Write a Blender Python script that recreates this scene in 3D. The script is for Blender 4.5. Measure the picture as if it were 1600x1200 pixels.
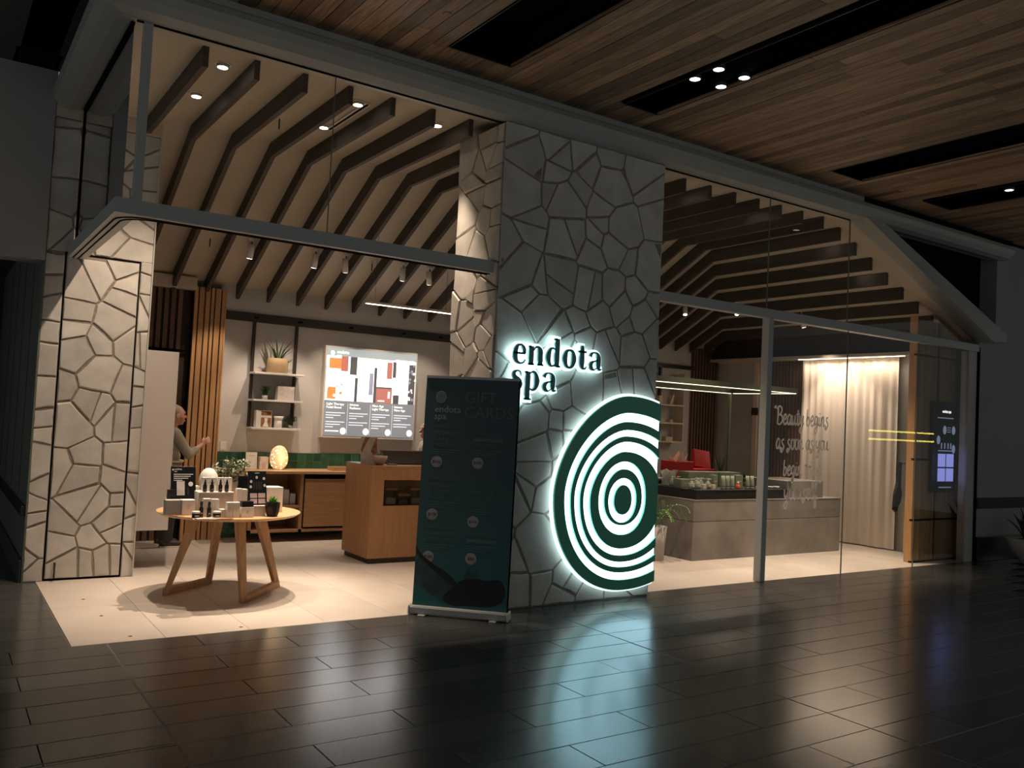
import bpy, math, random
from mathutils import Vector, Matrix
random.seed(11)
S = bpy.context.scene
for o in list(bpy.data.objects): bpy.data.objects.remove(o)

# ------------------------------------------------------------------ camera
cam_data = bpy.data.cameras.new('camera'); cam = bpy.data.objects.new('camera', cam_data)
S.collection.objects.link(cam); S.camera = cam
cam_data.sensor_fit = 'HORIZONTAL'; cam_data.sensor_width = 36.0
cam_data.lens = 36.0 * 1346.7 / 1600.0
cam_data.clip_start = 0.05; cam_data.clip_end = 200
def _dir(u, v):
    return Vector((u - 800.0, -(v - 600.0), -1346.6959567771785)).normalized()
_X = _dir(2795, 755); _Y = _dir(-110, 612); _Y = (_Y - _X * _X.dot(_Y)).normalized(); _Z = _X.cross(_Y)
cam.matrix_world = Matrix(((_X.x, _X.y, _X.z, 0), (_Y.x, _Y.y, _Y.z, 0), (_Z.x, _Z.y, _Z.z, 1.65), (0, 0, 0, 1)))

# ------------------------------------------------------------------ world, exposure
W = bpy.data.worlds.new('world'); S.world = W; W.use_nodes = True
W.node_tree.nodes['Background'].inputs[0].default_value = (0.93, 1.0, 0.99, 1)
W.node_tree.nodes['Background'].inputs[1].default_value = 0.165
S.view_settings.view_transform = 'Standard'; S.view_settings.look = 'None'
S.view_settings.exposure = 0.0; S.view_settings.gamma = 1.0; S.view_settings.use_curve_mapping = False
WARM = (1.0, 0.78, 0.59)
DOWN = 300.0      # recessed downlights
WASH = 105.0      # surface spotlights on the sloping ceiling

# ------------------------------------------------------------------ materials
def lin(h):
    h = h.lstrip('#'); c = [int(h[i:i+2], 16) / 255 for i in (0, 2, 4)]
    return tuple(x / 12.92 if x <= 0.04045 else ((x + 0.055) / 1.055) ** 2.4 for x in c)
M = {}
def mat(name, col, rough=0.6, metal=0.0, var=0.0, scale=6.0, bump=0.0, emit=0.0, ecol=None, rnd=0.0, stretch=None, coat=0.0, detail=4.0, trans=0.0, spec=0.5):
    """procedural principled material: noise colour variation, per-object variation, fine relief"""
    if isinstance(col, str): col = lin(col)
    m = bpy.data.materials.new(name); m.use_nodes = True; nt = m.node_tree; N = nt.nodes; L = nt.links
    b = N['Principled BSDF']; b.inputs['Roughness'].default_value = rough; b.inputs['Metallic'].default_value = metal
    b.inputs['Coat Weight'].default_value = coat; b.inputs['Transmission Weight'].default_value = trans
    b.inputs['Specular IOR Level'].default_value = spec
    src = None
    tc = N.new('ShaderNodeTexCoord'); mp = N.new('ShaderNodeMapping'); L.new(tc.outputs['Object'], mp.inputs[0])
    if stretch: mp.inputs['Scale'].default_value = stretch
    oi = N.new('ShaderNodeObjectInfo')
    off = N.new('ShaderNodeVectorMath'); off.operation = 'SCALE'; off.inputs[0].default_value = (37, 19, 53)
    L.new(oi.outputs['Random'], off.inputs['Scale']); L.new(off.outputs[0], mp.inputs['Location'])
    nz = N.new('ShaderNodeTexNoise'); nz.inputs['Scale'].default_value = scale; nz.inputs['Detail'].default_value = detail
    L.new(mp.outputs[0], nz.inputs['Vector'])
    val = N.new('ShaderNodeMapRange'); val.inputs[1].default_value = 0.3; val.inputs[2].default_value = 0.7
    val.inputs[3].default_value = 1 - var; val.inputs[4].default_value = 1 + var * 0.6
    L.new(nz.outputs['Fac'], val.inputs[0])
    rv = N.new('ShaderNodeMapRange'); rv.inputs[3].default_value = 1 - rnd; rv.inputs[4].default_value = 1 + rnd
    L.new(oi.outputs['Random'], rv.inputs[0])
    mul = N.new('ShaderNodeMath'); mul.operation = 'MULTIPLY'; L.new(val.outputs[0], mul.inputs[0]); L.new(rv.outputs[0], mul.inputs[1])
    sc = N.new('ShaderNodeVectorMath'); sc.operation = 'SCALE'; sc.inputs[0].default_value = col
    L.new(mul.outputs[0], sc.inputs['Scale']); L.new(sc.outputs[0], b.inputs['Base Color'])
    if bump:
        bp = N.new('ShaderNodeBump'); bp.inputs['Strength'].default_value = bump; bp.inputs['Distance'].default_value = 0.01
        L.new(nz.outputs['Fac'], bp.inputs['Height']); L.new(bp.outputs[0], b.inputs['Normal'])
    if emit:
        b.inputs['Emission Color'].default_value = (*(ecol or col), 1); b.inputs['Emission Strength'].default_value = emit
    M[name] = m; return m
mat('floor_dark', (0.068, 0.069, 0.066), 0.21, var=0.18, scale=3, rnd=0.22, bump=0.02, spec=0.6)
mat('grout_dark', (0.012, 0.012, 0.012), 0.8)
mat('joint_light', (0.16, 0.16, 0.15), 0.6)
mat('shop_tile', (0.62, 0.55, 0.48), 0.42, var=0.10, scale=2.2, rnd=0.04, bump=0.02)
mat('shop_grout', (0.36, 0.31, 0.27), 0.8)
mat('stone', (0.60, 0.565, 0.51), 0.85, var=0.16, scale=5, rnd=0.12, bump=0.55, detail=8)
mat('mortar', (0.29, 0.25, 0.205), 0.95, var=0.25, scale=22, bump=0.5)
mat('black', (0.004, 0.004, 0.004), 0.9, spec=0.1)
mat('black_satin', (0.012, 0.012, 0.013), 0.35)
mat('fascia', (0.40, 0.40, 0.37), 0.45, var=0.05)
mat('alum', (0.46, 0.475, 0.46), 0.45)
mat('plaster', (0.60, 0.52, 0.43), 0.9, var=0.04, scale=3)
mat('ceil_plaster', (0.50, 0.445, 0.365), 0.9, var=0.05, scale=2)
mat('wall_grey', (0.56, 0.54, 0.515), 0.9, var=0.10, scale=1.6)
mat('mall_wall', (0.36, 0.355, 0.35), 0.9, var=0.06, scale=1.5)
mat('mall_dark', (0.045, 0.046, 0.047), 0.8, var=0.1)
mat('wall_streaked', (0.13, 0.14, 0.11), 0.7, var=0.3, scale=3, stretch=(6, 6, 0.3))  # dark greenish tone with random upright streaks
mat('beam', (0.062, 0.048, 0.040), 0.65, var=0.25, scale=5, stretch=(1, 0.25, 1), rnd=0.1)
mat('board', (0.33, 0.20, 0.115), 0.55, var=0.45, scale=7, stretch=(9, 0.5, 1), rnd=0.5, bump=0.1)
mat('oak', (0.50, 0.285, 0.135), 0.5, var=0.22, scale=6, stretch=(6, 6, 0.5), rnd=0.06, bump=0.05)
mat('oak_flat', (0.56, 0.35, 0.18), 0.45, var=0.20, scale=6, stretch=(0.7, 7, 6), rnd=0.05, bump=0.04)
mat('oak_desk', (0.46, 0.235, 0.105), 0.5, var=0.12, scale=6, stretch=(5, 5, 0.4), bump=0.03)
mat('oak_cab', (0.40, 0.22, 0.105), 0.5, var=0.2, scale=6, stretch=(0.5, 5, 6), bump=0.03)
mat('slat_oak', (0.52, 0.285, 0.125), 0.55, var=0.14, scale=7, stretch=(7, 7, 0.4), rnd=0.15)
mat('pier_oak_shaded', (0.30, 0.20, 0.10), 0.55, var=0.15, scale=7, stretch=(7, 7, 0.4), rnd=0.12)  # oak darkened so the pier front looks unlit
mat('slat_dark', (0.16, 0.090, 0.055), 0.6, var=0.25, scale=7, stretch=(7, 7, 0.4), rnd=0.15)
mat('dark_back', (0.03, 0.019, 0.013), 0.8)
mat('white', (0.74, 0.71, 0.66), 0.6, var=0.03)
mat('white_panel', (0.57, 0.52, 0.485), 0.7, var=0.03)
mat('paper', (0.78, 0.74, 0.68), 0.7, var=0.03, rnd=0.04)
mat('box_grey', (0.42, 0.39, 0.36), 0.7)
mat('amber', (0.022, 0.012, 0.008), 0.18)
mat('rubber', (0.008, 0.008, 0.008), 0.5)
mat('bronze', (0.055, 0.045, 0.038), 0.45, metal=0.5)
mat('tile_green', (0.032, 0.105, 0.060), 0.22, var=0.35, scale=5, rnd=0.3, bump=0.15)
mat('tile_grout', (0.22, 0.26, 0.20), 0.8)
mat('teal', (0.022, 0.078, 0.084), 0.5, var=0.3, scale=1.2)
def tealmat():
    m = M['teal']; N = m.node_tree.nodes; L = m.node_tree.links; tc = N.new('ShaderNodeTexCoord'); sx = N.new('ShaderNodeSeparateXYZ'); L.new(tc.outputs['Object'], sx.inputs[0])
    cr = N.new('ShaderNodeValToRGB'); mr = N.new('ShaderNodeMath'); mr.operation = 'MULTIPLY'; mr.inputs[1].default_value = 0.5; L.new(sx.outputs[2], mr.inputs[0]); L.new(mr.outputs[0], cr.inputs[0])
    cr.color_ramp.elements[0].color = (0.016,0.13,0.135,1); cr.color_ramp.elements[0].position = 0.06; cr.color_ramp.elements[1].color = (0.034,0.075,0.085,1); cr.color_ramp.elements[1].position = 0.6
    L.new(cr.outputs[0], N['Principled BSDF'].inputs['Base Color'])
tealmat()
mat('teal_text', (0.10, 0.14, 0.14), 0.6)
mat('teal_text_bright', (0.30, 0.33, 0.32), 0.6)
mat('price', (0.34, 0.31, 0.30), 0.6)
mat('photo_dark', (0.008, 0.012, 0.014), 0.6, var=0.4, scale=6)
mat('photo_skin', (0.035, 0.075, 0.080), 0.6, var=0.5, scale=5)
mat('sign_green', (0.12, 0.52, 0.34), 0.4)
mat('letter_green', (0.15, 0.36, 0.34), 0.4)  # green lightened to take in bloom from the glow behind
mat('sign_glow', (0.8, 0.9, 0.9), 0.5, emit=4.5, ecol=(0.52, 0.84, 1.0))
mat('halo_glow', (0.8, 0.9, 0.9), 0.5, emit=2.0, ecol=(0.62, 0.92, 1.0))
mat('edge_glow', (0.8, 0.9, 0.9), 0.5, emit=1.5, ecol=(0.66, 0.93, 1.0))
mat('lamp_glow', (1, 0.9, 0.75), 0.5, emit=14, ecol=(1.0, 0.86, 0.70))
mat('lamp_glow_mall', (1, 1, 1), 0.5, emit=5, ecol=(1.0, 0.97, 0.90))
mat('led_warm', (1, 0.9, 0.7), 0.5, emit=9, ecol=(1.0, 0.80, 0.58))
mat('led_green', (1, 0.95, 0.7), 0.5, emit=2.2, ecol=(1.0, 0.92, 0.60))
mat('led_yellow', (1, 0.95, 0.4), 0.5, emit=10, ecol=(1.0, 0.84, 0.14))
mat('canopy_green', (0.14, 0.16, 0.105), 0.5)
mat('concrete', (0.25, 0.225, 0.20), 0.75, var=0.3, scale=2.5, bump=0.1, detail=8)
mat('scr_grey', (0.2, 0.2, 0.2), 0.4, emit=1.0, ecol=(0.175, 0.185, 0.20))
mat('scr_top', (0.2, 0.2, 0.2), 0.4, emit=1.0, ecol=(0.36, 0.42, 0.41))
mat('scr_white', (0.9, 0.9, 0.9), 0.4, emit=1.5, ecol=(1.0, 0.98, 0.93))
mat('scr_line', (0.7, 0.7, 0.8), 0.4, emit=0.85, ecol=(0.75, 0.82, 0.95))
mat('scr_dark', (0.05, 0.05, 0.05), 0.4, emit=1.0, ecol=(0.09, 0.085, 0.08))
mat('scr_red', (0.3, 0.1, 0.08), 0.4, emit=1.0, ecol=(0.42, 0.16, 0.13))
mat('scr_orange', (0.5, 0.2, 0.05), 0.4, emit=1.0, ecol=(0.62, 0.25, 0.08))
mat('scr_blue', (0.2, 0.2, 0.6), 0.4, emit=1.0, ecol=(0.22, 0.24, 0.62))
mat('scr_pale', (0.4, 0.4, 0.6), 0.4, emit=0.5, ecol=(0.25, 0.30, 0.42))
mat('scr_black', (0.005, 0.006, 0.007), 0.3)
mat('curtain', (0.82, 0.73, 0.65), 0.9, var=0.02)
mat('skin', (0.62, 0.33, 0.24), 0.55, var=0.06)
mat('hair_grey', (0.40, 0.33, 0.26), 0.6, var=0.3, scale=40, stretch=(1, 1, 4))
mat('hair_dark', (0.05, 0.035, 0.03), 0.5, var=0.3, scale=40)
mat('knit', (0.36, 0.33, 0.265), 0.95, var=0.12, scale=60, bump=0.2)
mat('apron', (0.36, 0.235, 0.14), 0.9, var=0.1)
mat('trouser', (0.05, 0.042, 0.036), 0.9)
mat('shoe', (0.05, 0.035, 0.028), 0.6)
mat('leaf', (0.075, 0.15, 0.045), 0.5, var=0.4, scale=12, rnd=0.2)
mat('leaf_bright', (0.16, 0.40, 0.06), 0.45, var=0.2, scale=20)
mat('leaf_pale', (0.34, 0.38, 0.27), 0.6, var=0.3, scale=20)
mat('leaf_dark', (0.045, 0.085, 0.035), 0.5, var=0.3, scale=12)
mat('pot_tan', (0.50, 0.35, 0.19), 0.8, var=0.15, scale=5, bump=0.1)
mat('soil', (0.02, 0.014, 0.01), 0.95)
mat('red', (0.56, 0.012, 0.018), 0.4)
mat('sage', (0.225, 0.255, 0.175), 0.55)
mat('sage_tube', (0.26, 0.30, 0.22), 0.4, rnd=0.06)
mat('cream', (0.72, 0.60, 0.46), 0.7)
mat('tissue', (0.85, 0.72, 0.62), 0.9)
mat('pink_print', (0.55, 0.38, 0.36), 0.7)
mat('print_brown', (0.33, 0.14, 0.05), 0.7, var=0.5, scale=20)
mat('print_pale', (0.62, 0.55, 0.50), 0.7, var=0.2, scale=14)
mat('vinyl', (0.90, 0.88, 0.85), 0.8)
mat('amber_liquid', (0.55, 0.12, 0.03), 0.2)
mat('stone_bowl', (0.55, 0.45, 0.36), 0.6, var=0.15, scale=10)
mat('planter_white', (0.55, 0.53, 0.50), 0.5)

def glassmat(name, tint=(0.93, 0.95, 0.93), ior=1.48):
    m = bpy.data.materials.new(name); m.use_nodes = True; nt = m.node_tree; N = nt.nodes; L = nt.links
    N.remove(N['Principled BSDF']); out = N['Material Output']
    t = N.new('ShaderNodeBsdfTransparent'); t.inputs[0].default_value = (*tint, 1)
    g = N.new('ShaderNodeBsdfGlossy'); g.inputs['Roughness'].default_value = 0.0
    fr = N.new('ShaderNodeFresnel'); fr.inputs[0].default_value = ior
    mx = N.new('ShaderNodeMixShader'); L.new(fr.outputs[0], mx.inputs[0]); L.new(t.outputs[0], mx.inputs[1]); L.new(g.outputs[0], mx.inputs[2])
    L.new(mx.outputs[0], out.inputs[0]); M[name] = m
glassmat('glass')
def vinylmat():
    m = M['vinyl']; N = m.node_tree.nodes; L = m.node_tree.links; b = N['Principled BSDF']; out = N['Material Output']
    t = N.new('ShaderNodeBsdfTranslucent'); t.inputs[0].default_value = (0.95,0.93,0.90,1); a = N.new('ShaderNodeMixShader'); a.inputs[0].default_value = 0.45; L.new(b.outputs[0], a.inputs[1]); L.new(t.outputs[0], a.inputs[2])
    q = N.new('ShaderNodeBsdfTransparent'); c = N.new('ShaderNodeMixShader'); c.inputs[0].default_value = 0.25; L.new(a.outputs[0], c.inputs[1]); L.new(q.outputs[0], c.inputs[2]); L.new(c.outputs[0], out.inputs[0])
vinylmat()
glassmat('jar_glass', (0.88, 0.9, 0.88))

def eggmat():
    m = mat('egg_glow', (0.85, 0.62, 0.38), 0.6); N = m.node_tree.nodes; L = m.node_tree.links
    tc = N.new('ShaderNodeTexCoord'); v = N.new('ShaderNodeTexVoronoi'); v.inputs['Scale'].default_value = 26
    L.new(tc.outputs['Object'], v.inputs['Vector'])
    r = N.new('ShaderNodeMapRange'); r.inputs[1].default_value = 0.28; r.inputs[2].default_value = 0.36
    r.inputs[3].default_value = 1.7; r.inputs[4].default_value = 0.36
    L.new(v.outputs['Distance'], r.inputs[0]); b = N['Principled BSDF']
    b.inputs['Emission Color'].default_value = (1.0, 0.72, 0.40, 1); L.new(r.outputs[0], b.inputs['Emission Strength'])
eggmat()

for _n in M:
    if _n.startswith(('scr_','lamp_glow','led_yellow','egg_glow')): M[_n].cycles.emission_sampling = 'NONE'

# ------------------------------------------------------------------ mesh helpers
def V(*a): return Vector(a)
class MB:
    def __init__(s): s.v = []; s.f = []
    def add(s, vs, fs):
        n = len(s.v); s.v += [tuple(p) for p in vs]; s.f += [tuple(i + n for i in f) for f in fs]; return s
    def box(s, x0, x1, y0, y1, z0, z1, b=0.0):
        if x0 > x1: x0, x1 = x1, x0
        if y0 > y1: y0, y1 = y1, y0
        if z0 > z1: z0, z1 = z1, z0
        if not b:
            return s.add([(x0,y0,z0),(x1,y0,z0),(x1,y1,z0),(x0,y1,z0),(x0,y0,z1),(x1,y0,z1),(x1,y1,z1),(x0,y1,z1)],
                         [(0,3,2,1),(4,5,6,7),(0,1,5,4),(1,2,6,5),(2,3,7,6),(3,0,4,7)])
        b = min(b, (x1-x0)/2.01, (y1-y0)/2.01, (z1-z0)/2.01)
        def ring(i, z):
            return [(x0+i+b,y0+i,z),(x1-i-b,y0+i,z),(x1-i,y0+i+b,z),(x1-i,y1-i-b,z),(x1-i-b,y1-i,z),(x0+i+b,y1-i,z),(x0+i,y1-i-b,z),(x0+i,y0+i+b,z)]
        rs = [ring(b*0.6, z0), ring(0, z0+b), ring(0, z1-b), ring(b*0.6, z1)]
        return s.rings(rs, True)
    def rings(s, rs, caps=True, closed=False):
        n = len(rs[0]); vs = [p for r in rs for p in r]; fs = []
        k = len(rs)
        for a in range(k if closed else k-1):
            c = (a+1) % k
            for i in range(n):
                j = (i+1) % n; fs.append((a*n+i, a*n+j, c*n+j, c*n+i))
        if caps and not closed: fs += [tuple(range(n-1,-1,-1)), tuple((k-1)*n+i for i in range(n))]
        return s.add(vs, fs)
    def lathe(s, prof, c=(0,0,0), seg=20, caps=True, sx=1, sy=1):
        return s.rings([[(c[0]+r*sx*math.cos(2*math.pi*i/seg), c[1]+r*sy*math.sin(2*math.pi*i/seg), c[2]+z) for i in range(seg)] for r, z in prof], caps)
    def cyl(s, a, b, r0, r1=None, seg=12):
        a = Vector(a); b = Vector(b); r1 = r0 if r1 is None else r1
        d = (b-a).normalized(); u = d.orthogonal().normalized(); w = d.cross(u)
        return s.rings([[tuple(p + (u*math.cos(2*math.pi*i/seg) + w*math.sin(2*math.pi*i/seg))*r) for i in range(seg)] for p, r in ((a,r0),(b,r1))])
    def tube(s, pts, r, seg=8):
        pts = [Vector(p) for p in pts]; rs = []; u = None
        for i, p in enumerate(pts):
            d = (pts[min(i+1,len(pts)-1)] - pts[max(i-1,0)]).normalized()
            if u is None: u = d.orthogonal().normalized()
            u = (u - d*u.dot(d)).normalized(); w = d.cross(u); rr = r[i] if isinstance(r, (list,tuple)) else r
            rs.append([tuple(p + (u*math.cos(2*math.pi*k/seg) + w*math.sin(2*math.pi*k/seg))*rr) for k in range(seg)])
        return s.rings(rs)
    def prism(s, poly, axis, a, b):
        """poly of 2-D points; axis x: (y,z), y: (x,z), z: (x,y)"""
        def P(q, t): return (t,q[0],q[1]) if axis=='x' else (q[0],t,q[1]) if axis=='y' else (q[0],q[1],t)
        return s.rings([[P(q,a) for q in poly],[P(q,b) for q in poly]])
    def ball(s, c, rx, ry=None, rz=None, seg=14, rn=9):
        ry = rx if ry is None else ry; rz = rx if rz is None else rz
        rs = []
        for k in range(rn+1):
            t = math.pi*k/rn; q = max(math.sin(t), 0.02)
            rs.append([(c[0]+rx*q*math.cos(2*math.pi*i/seg), c[1]+ry*q*math.sin(2*math.pi*i/seg), c[2]-rz*math.cos(t)) for i in range(seg)])
        return s.rings(rs)
    def capsule(s, a, b, r0, r1):
        a = Vector(a); b = Vector(b); s.cyl(a, b, r0, r1, 12); s.ball(a, r0, seg=12, rn=8); s.ball(b, r1, seg=12, rn=8); return s
    def leaf(s, base, tip, w, bend=0.0, n=4, up=(0,0,1)):
        base = Vector(base); tip = Vector(tip); d = tip-base; side = d.cross(Vector(up))
        if side.length < 1e-4: side = d.orthogonal()
        side.normalize(); nrm = side.cross(d).normalized(); L = []; R = []; C = []
        for i in range(n+1):
            t = i/n; p = base + d*t + nrm*bend*math.sin(math.pi*t); ww = w*(0.35+0.65*math.sin(math.pi*min(1,t*0.85+0.15)))*(1-t**4) + 0.0006
            L.append(p-side*ww); R.append(p+side*ww); C.append(p-nrm*ww*0.35)
        vs = L+C+R; fs = []
        for i in range(n):
            for a in (0, n+1): fs.append((a+i, a+i+1, a+i+n+2, a+i+n+1))
        return s.add(vs, fs)
    def mesh(s, name, m, smooth=False):
        me = bpy.data.meshes.new(name); me.from_pydata(s.v, [], s.f)
        if m: me.materials.append(M[m] if isinstance(m, str) else m)
        if smooth: me.polygons.foreach_set('use_smooth', [True]*len(me.polygons))
        me.update(); return me
COL = S.collection
def put(name, me, parent=None):
    o = bpy.data.objects.new(name, me); COL.objects.link(o); o.parent = parent; return o
def tag(o, label, cat, group=None):
    o['label'] = label; o['category'] = cat
    if group: o['group'] = group
    return o
def thing(name, label, cat, loc=(0,0,0), rz=0, group=None, rx=0):
    o = bpy.data.objects.new(name, None); COL.objects.link(o); o.location = loc; o.rotation_euler = (rx,0,rz); o.empty_display_size = 0.1
    return tag(o, label, cat, group)
def part(p, name, mb, m, smooth=False, label=None):
    o = put(name, mb.mesh(name, m, smooth), p)
    if label: o['label'] = label
    return o
def single(name, mb, m, label, cat, loc=(0,0,0), rz=0, group=None, smooth=False):
    o = put(name, mb.mesh(name, m, smooth)); o.location = loc; o.rotation_euler = (0,0,rz); return tag(o, label, cat, group)
def struct(name, mb=None, m=None, parent=None):
    o = put(name, mb.mesh(name, m) if mb else None, parent)
    if parent is None: o['kind'] = 'structure'
    return o
def text(p, name, body, size, m, loc, rz=0, align='LEFT', ext=0.0006, label=None, rx=math.pi/2):
    cu = bpy.data.curves.new(name, 'FONT'); cu.body = body; cu.size = size; cu.align_x = align; cu.extrude = ext; cu.resolution_u = 2
    t = bpy.data.objects.new(name, cu); me = bpy.data.meshes.new_from_object(t); bpy.data.objects.remove(t); bpy.data.curves.remove(cu)
    me.materials.clear(); me.materials.append(M[m]); me.name = name
    o = put(name, me, p); o.location = loc; o.rotation_euler = (rx,0,rz)
    if label: o['label'] = label
    return o
def spot(p, loc, target, energy, angle, blend=0.5, col=WARM, size=0.03):
    l = bpy.data.lights.new('spot', 'SPOT'); l.energy = energy; l.spot_size = math.radians(angle); l.spot_blend = blend; l.color = col; l.shadow_soft_size = size
    o = bpy.data.objects.new('spot', l); COL.objects.link(o); o.parent = p; o.location = loc
    o.rotation_euler = (Vector(target)-Vector(loc)).to_track_quat('-Z','Y').to_euler(); return o
def spline(pts, n=6, closed=False):
    P = [Vector(p) for p in pts]; out = []; k = len(P)
    for i in range(k if closed else k-1):
        g = (lambda j: P[j % k]) if closed else (lambda j: P[max(0,min(k-1,j))])
        a,b,c,d = g(i-1),g(i),g(i+1),g(i+2)
        for s_ in range(n):
            t = s_/n; out.append(0.5*((2*b)+(c-a)*t+(2*a-5*b+4*c-d)*t*t+(3*b-a-3*c+d)*t**3))
    if not closed: out.append(P[-1])
    return out
ORD = ['first','second','third','fourth','fifth','sixth','seventh','eighth','ninth','tenth','eleventh','twelfth','thirteenth','fourteenth','fifteenth','sixteenth','seventeenth','eighteenth','nineteenth','twentieth','twenty-first','twenty-second','twenty-third','twenty-fourth','twenty-fifth','twenty-sixth','twenty-seventh','twenty-eighth','twenty-ninth','thirtieth']

# ------------------------------------------------------------------ stone facing
def clip(poly, n, d):
    out = []
    for i in range(len(poly)):
        a, b = poly[i], poly[(i+1) % len(poly)]
        da = a[0]*n[0]+a[1]*n[1]-d; db = b[0]*n[0]+b[1]*n[1]-d
        if da <= 0: out.append(a)
        if (da < 0 < db) or (db < 0 < da):
            t = da/(da-db); out.append((a[0]+(b[0]-a[0])*t, a[1]+(b[1]-a[1])*t))
    return out
def one_stone(parent, poly, O, U, Z, N, depth, sp, rng):
    # drop tiny edges
    q = [p for k, p in enumerate(poly) if math.hypot(p[0]-poly[k-1][0], p[1]-poly[k-1][1]) > 0.012]
    if len(q) < 3: return
    cx = sum(p[0] for p in q)/len(q); cy = sum(p[1] for p in q)/len(q)
    # rough broken outline: extra jittered points on long edges
    poly = []
    for k, p in enumerate(q):
        r = q[(k+1) % len(q)]; poly.append(p); L = math.hypot(r[0]-p[0], r[1]-p[1])
        if L > 0.12:
            t = rng.uniform(0.35,0.65); m_ = (p[0]+(r[0]-p[0])*t, p[1]+(r[1]-p[1])*t)
            s_ = rng.uniform(-0.004,0.007); dl = math.hypot(cx-m_[0], cy-m_[1]); poly.append((m_[0]+(cx-m_[0])/dl*s_, m_[1]+(cy-m_[1])/dl*s_))
    dpt = depth*rng.uniform(0.6,1.15); tx, ty = rng.uniform(-0.025,0.025), rng.uniform(-0.025,0.025)
    def P(p, d, s_=1.0):
        return O + U*(cx+(p[0]-cx)*s_) + Z*(cy+(p[1]-cy)*s_) + N*d
    rad = max(0.04, sp*0.5); s1 = 1-0.008/rad
    rings = [[P(p,0.0) for p in poly],[P(p,dpt*0.75) for p in poly],[P(p,dpt+tx*(p[0]-cx)+ty*(p[1]-cy),s1) for p in poly]]
    base = O + U*cx + Z*cy
    mb = MB().rings([[tuple(x-base) for x in r] for r in rings])
    o = part(parent, 'stone', mb, 'stone'); o.location = base
def stones(parent, O, U, N, w, h, count, rng, gap=0.011, depth=0.035, edge=0.003):
    """irregular crazy-paving stones on a w x h face; O origin, U horizontal unit, N outward unit; V is up"""
    O = Vector(O); U = Vector(U); N = Vector(N); Z = V(0,0,1)
    sites = []
    for _ in range(count):
        best = None
        for _ in range(3):
            c = (rng.uniform(0,w), rng.uniform(0,h))
            dm = min([((c[0]-q[0])**2+(c[1]-q[1])**2) for q in sites] or [9])
            if best is None or dm > best[0]: best = (dm, c)
        sites.append(best[1])
    sp = math.sqrt(w*h/count); wt = [rng.uniform(-0.28,0.30)*sp*sp for _ in sites]
    for i, a in enumerate(sites):
        poly = [(edge,edge),(w-edge,edge),(w-edge,h-edge),(edge,h-edge)]
        for j, b in enumerate(sites):
            if i == j: continue
            dx, dy = b[0]-a[0], b[1]-a[1]; L = math.hypot(dx,dy)
            if L > 4*sp: continue
            n = (dx/L, dy/L); mid = (b[0]**2+b[1]**2-a[0]**2-a[1]**2 - wt[j] + wt[i])/(2*L)
            poly = clip(poly, n, mid - gap*0.5*rng.uniform(0.7,1.5))
            if len(poly) < 3: break
        if len(poly) < 3: continue
        pieces = [poly]
        ar = lambda P_: abs(sum(P_[k][0]*P_[k-1][1]-P_[k-1][0]*P_[k][1] for k in range(len(P_))))/2
        if ar(poly) > 0.9*sp*sp and rng.random() < 0.38:
            cx = sum(p[0] for p in poly)/len(poly); cy = sum(p[1] for p in poly)/len(poly); an = rng.uniform(0,math.pi); n = (math.cos(an),math.sin(an)); d = n[0]*cx+n[1]*cy+rng.uniform(-0.16,0.16)*sp
            pieces = [clip(poly, n, d-gap*0.5), clip(poly, (-n[0],-n[1]), -d-gap*0.5)]
        for poly in pieces:
            if len(poly) >= 3 and ar(poly) > 0.0012: one_stone(parent, poly, O, U, Z, N, depth, sp, rng)

# ================================================================== SETTING
# ---- mall floor: dark polished planks in half bond
fl = struct('floor', MB().box(-3, 20, 0.5, 6.415, -0.08, -0.012).box(-3, 0.885, 6.415, 15, -0.08, -0.012), 'grout_dark')
TL, TW = 1.15, 0.29
tile_cache = {}
def floor_tile(x0, x1, y0, y1, name, m, par, th, g):
    k = (round(x1-x0,3), round(y1-y0,3), m)
    if k not in tile_cache:
        tile_cache[k] = MB().box(-(x1-x0)/2+g, (x1-x0)/2-g, -(y1-y0)/2+g, (y1-y0)/2-g, -th, 0, 0.002).mesh(name, m)
    o = put(name, tile_cache[k], par); o.location = ((x0+x1)/2, (y0+y1)/2, 0)
    if m == 'floor_dark': o.rotation_euler = (random.uniform(-0.0022,0.0022), random.uniform(-0.0012,0.0012), 0)
    return o
r = 0
y = 6.415
while y > 1.9:
    y0 = y-TW; r += 1
    xs = 1.105 - 3*TL + (TL/2 if r % 2 else 0)
    while xs < 15:
        a, b = xs, xs+TL
        if a < 1.6 + 1.75*y and b > -0.25 and (b < 3.3 + 2.0*y or y > 5.2):
            floor_tile(a, b, y0, y, 'floor_tile', 'floor_dark', fl, 0.012, 0.0022)
        xs += TL
    y = y0
y = 6.415
while y < 12.5:
    y1 = y+TW; r += 1
    for a, b in ((-0.02, 0.885),):
        floor_tile(a, b, y, y1, 'floor_tile', 'floor_dark', fl, 0.012, 0.0022)
    y = y1
for x in (1.105, 4.555):
    part(fl, 'movement_joint', MB().box(x-0.006, x+0.006, 1.9, 6.4, -0.011, 0.0006), 'joint_light')
part(fl, 'movement_joint', MB().box(-0.3, 1.1, 4.41, 4.422, -0.011, 0.0006), 'joint_light')
part(fl, 'movement_joint', MB().box(4.56, 9.0, 2.642, 2.654, -0.011, 0.0006), 'joint_light')

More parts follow.
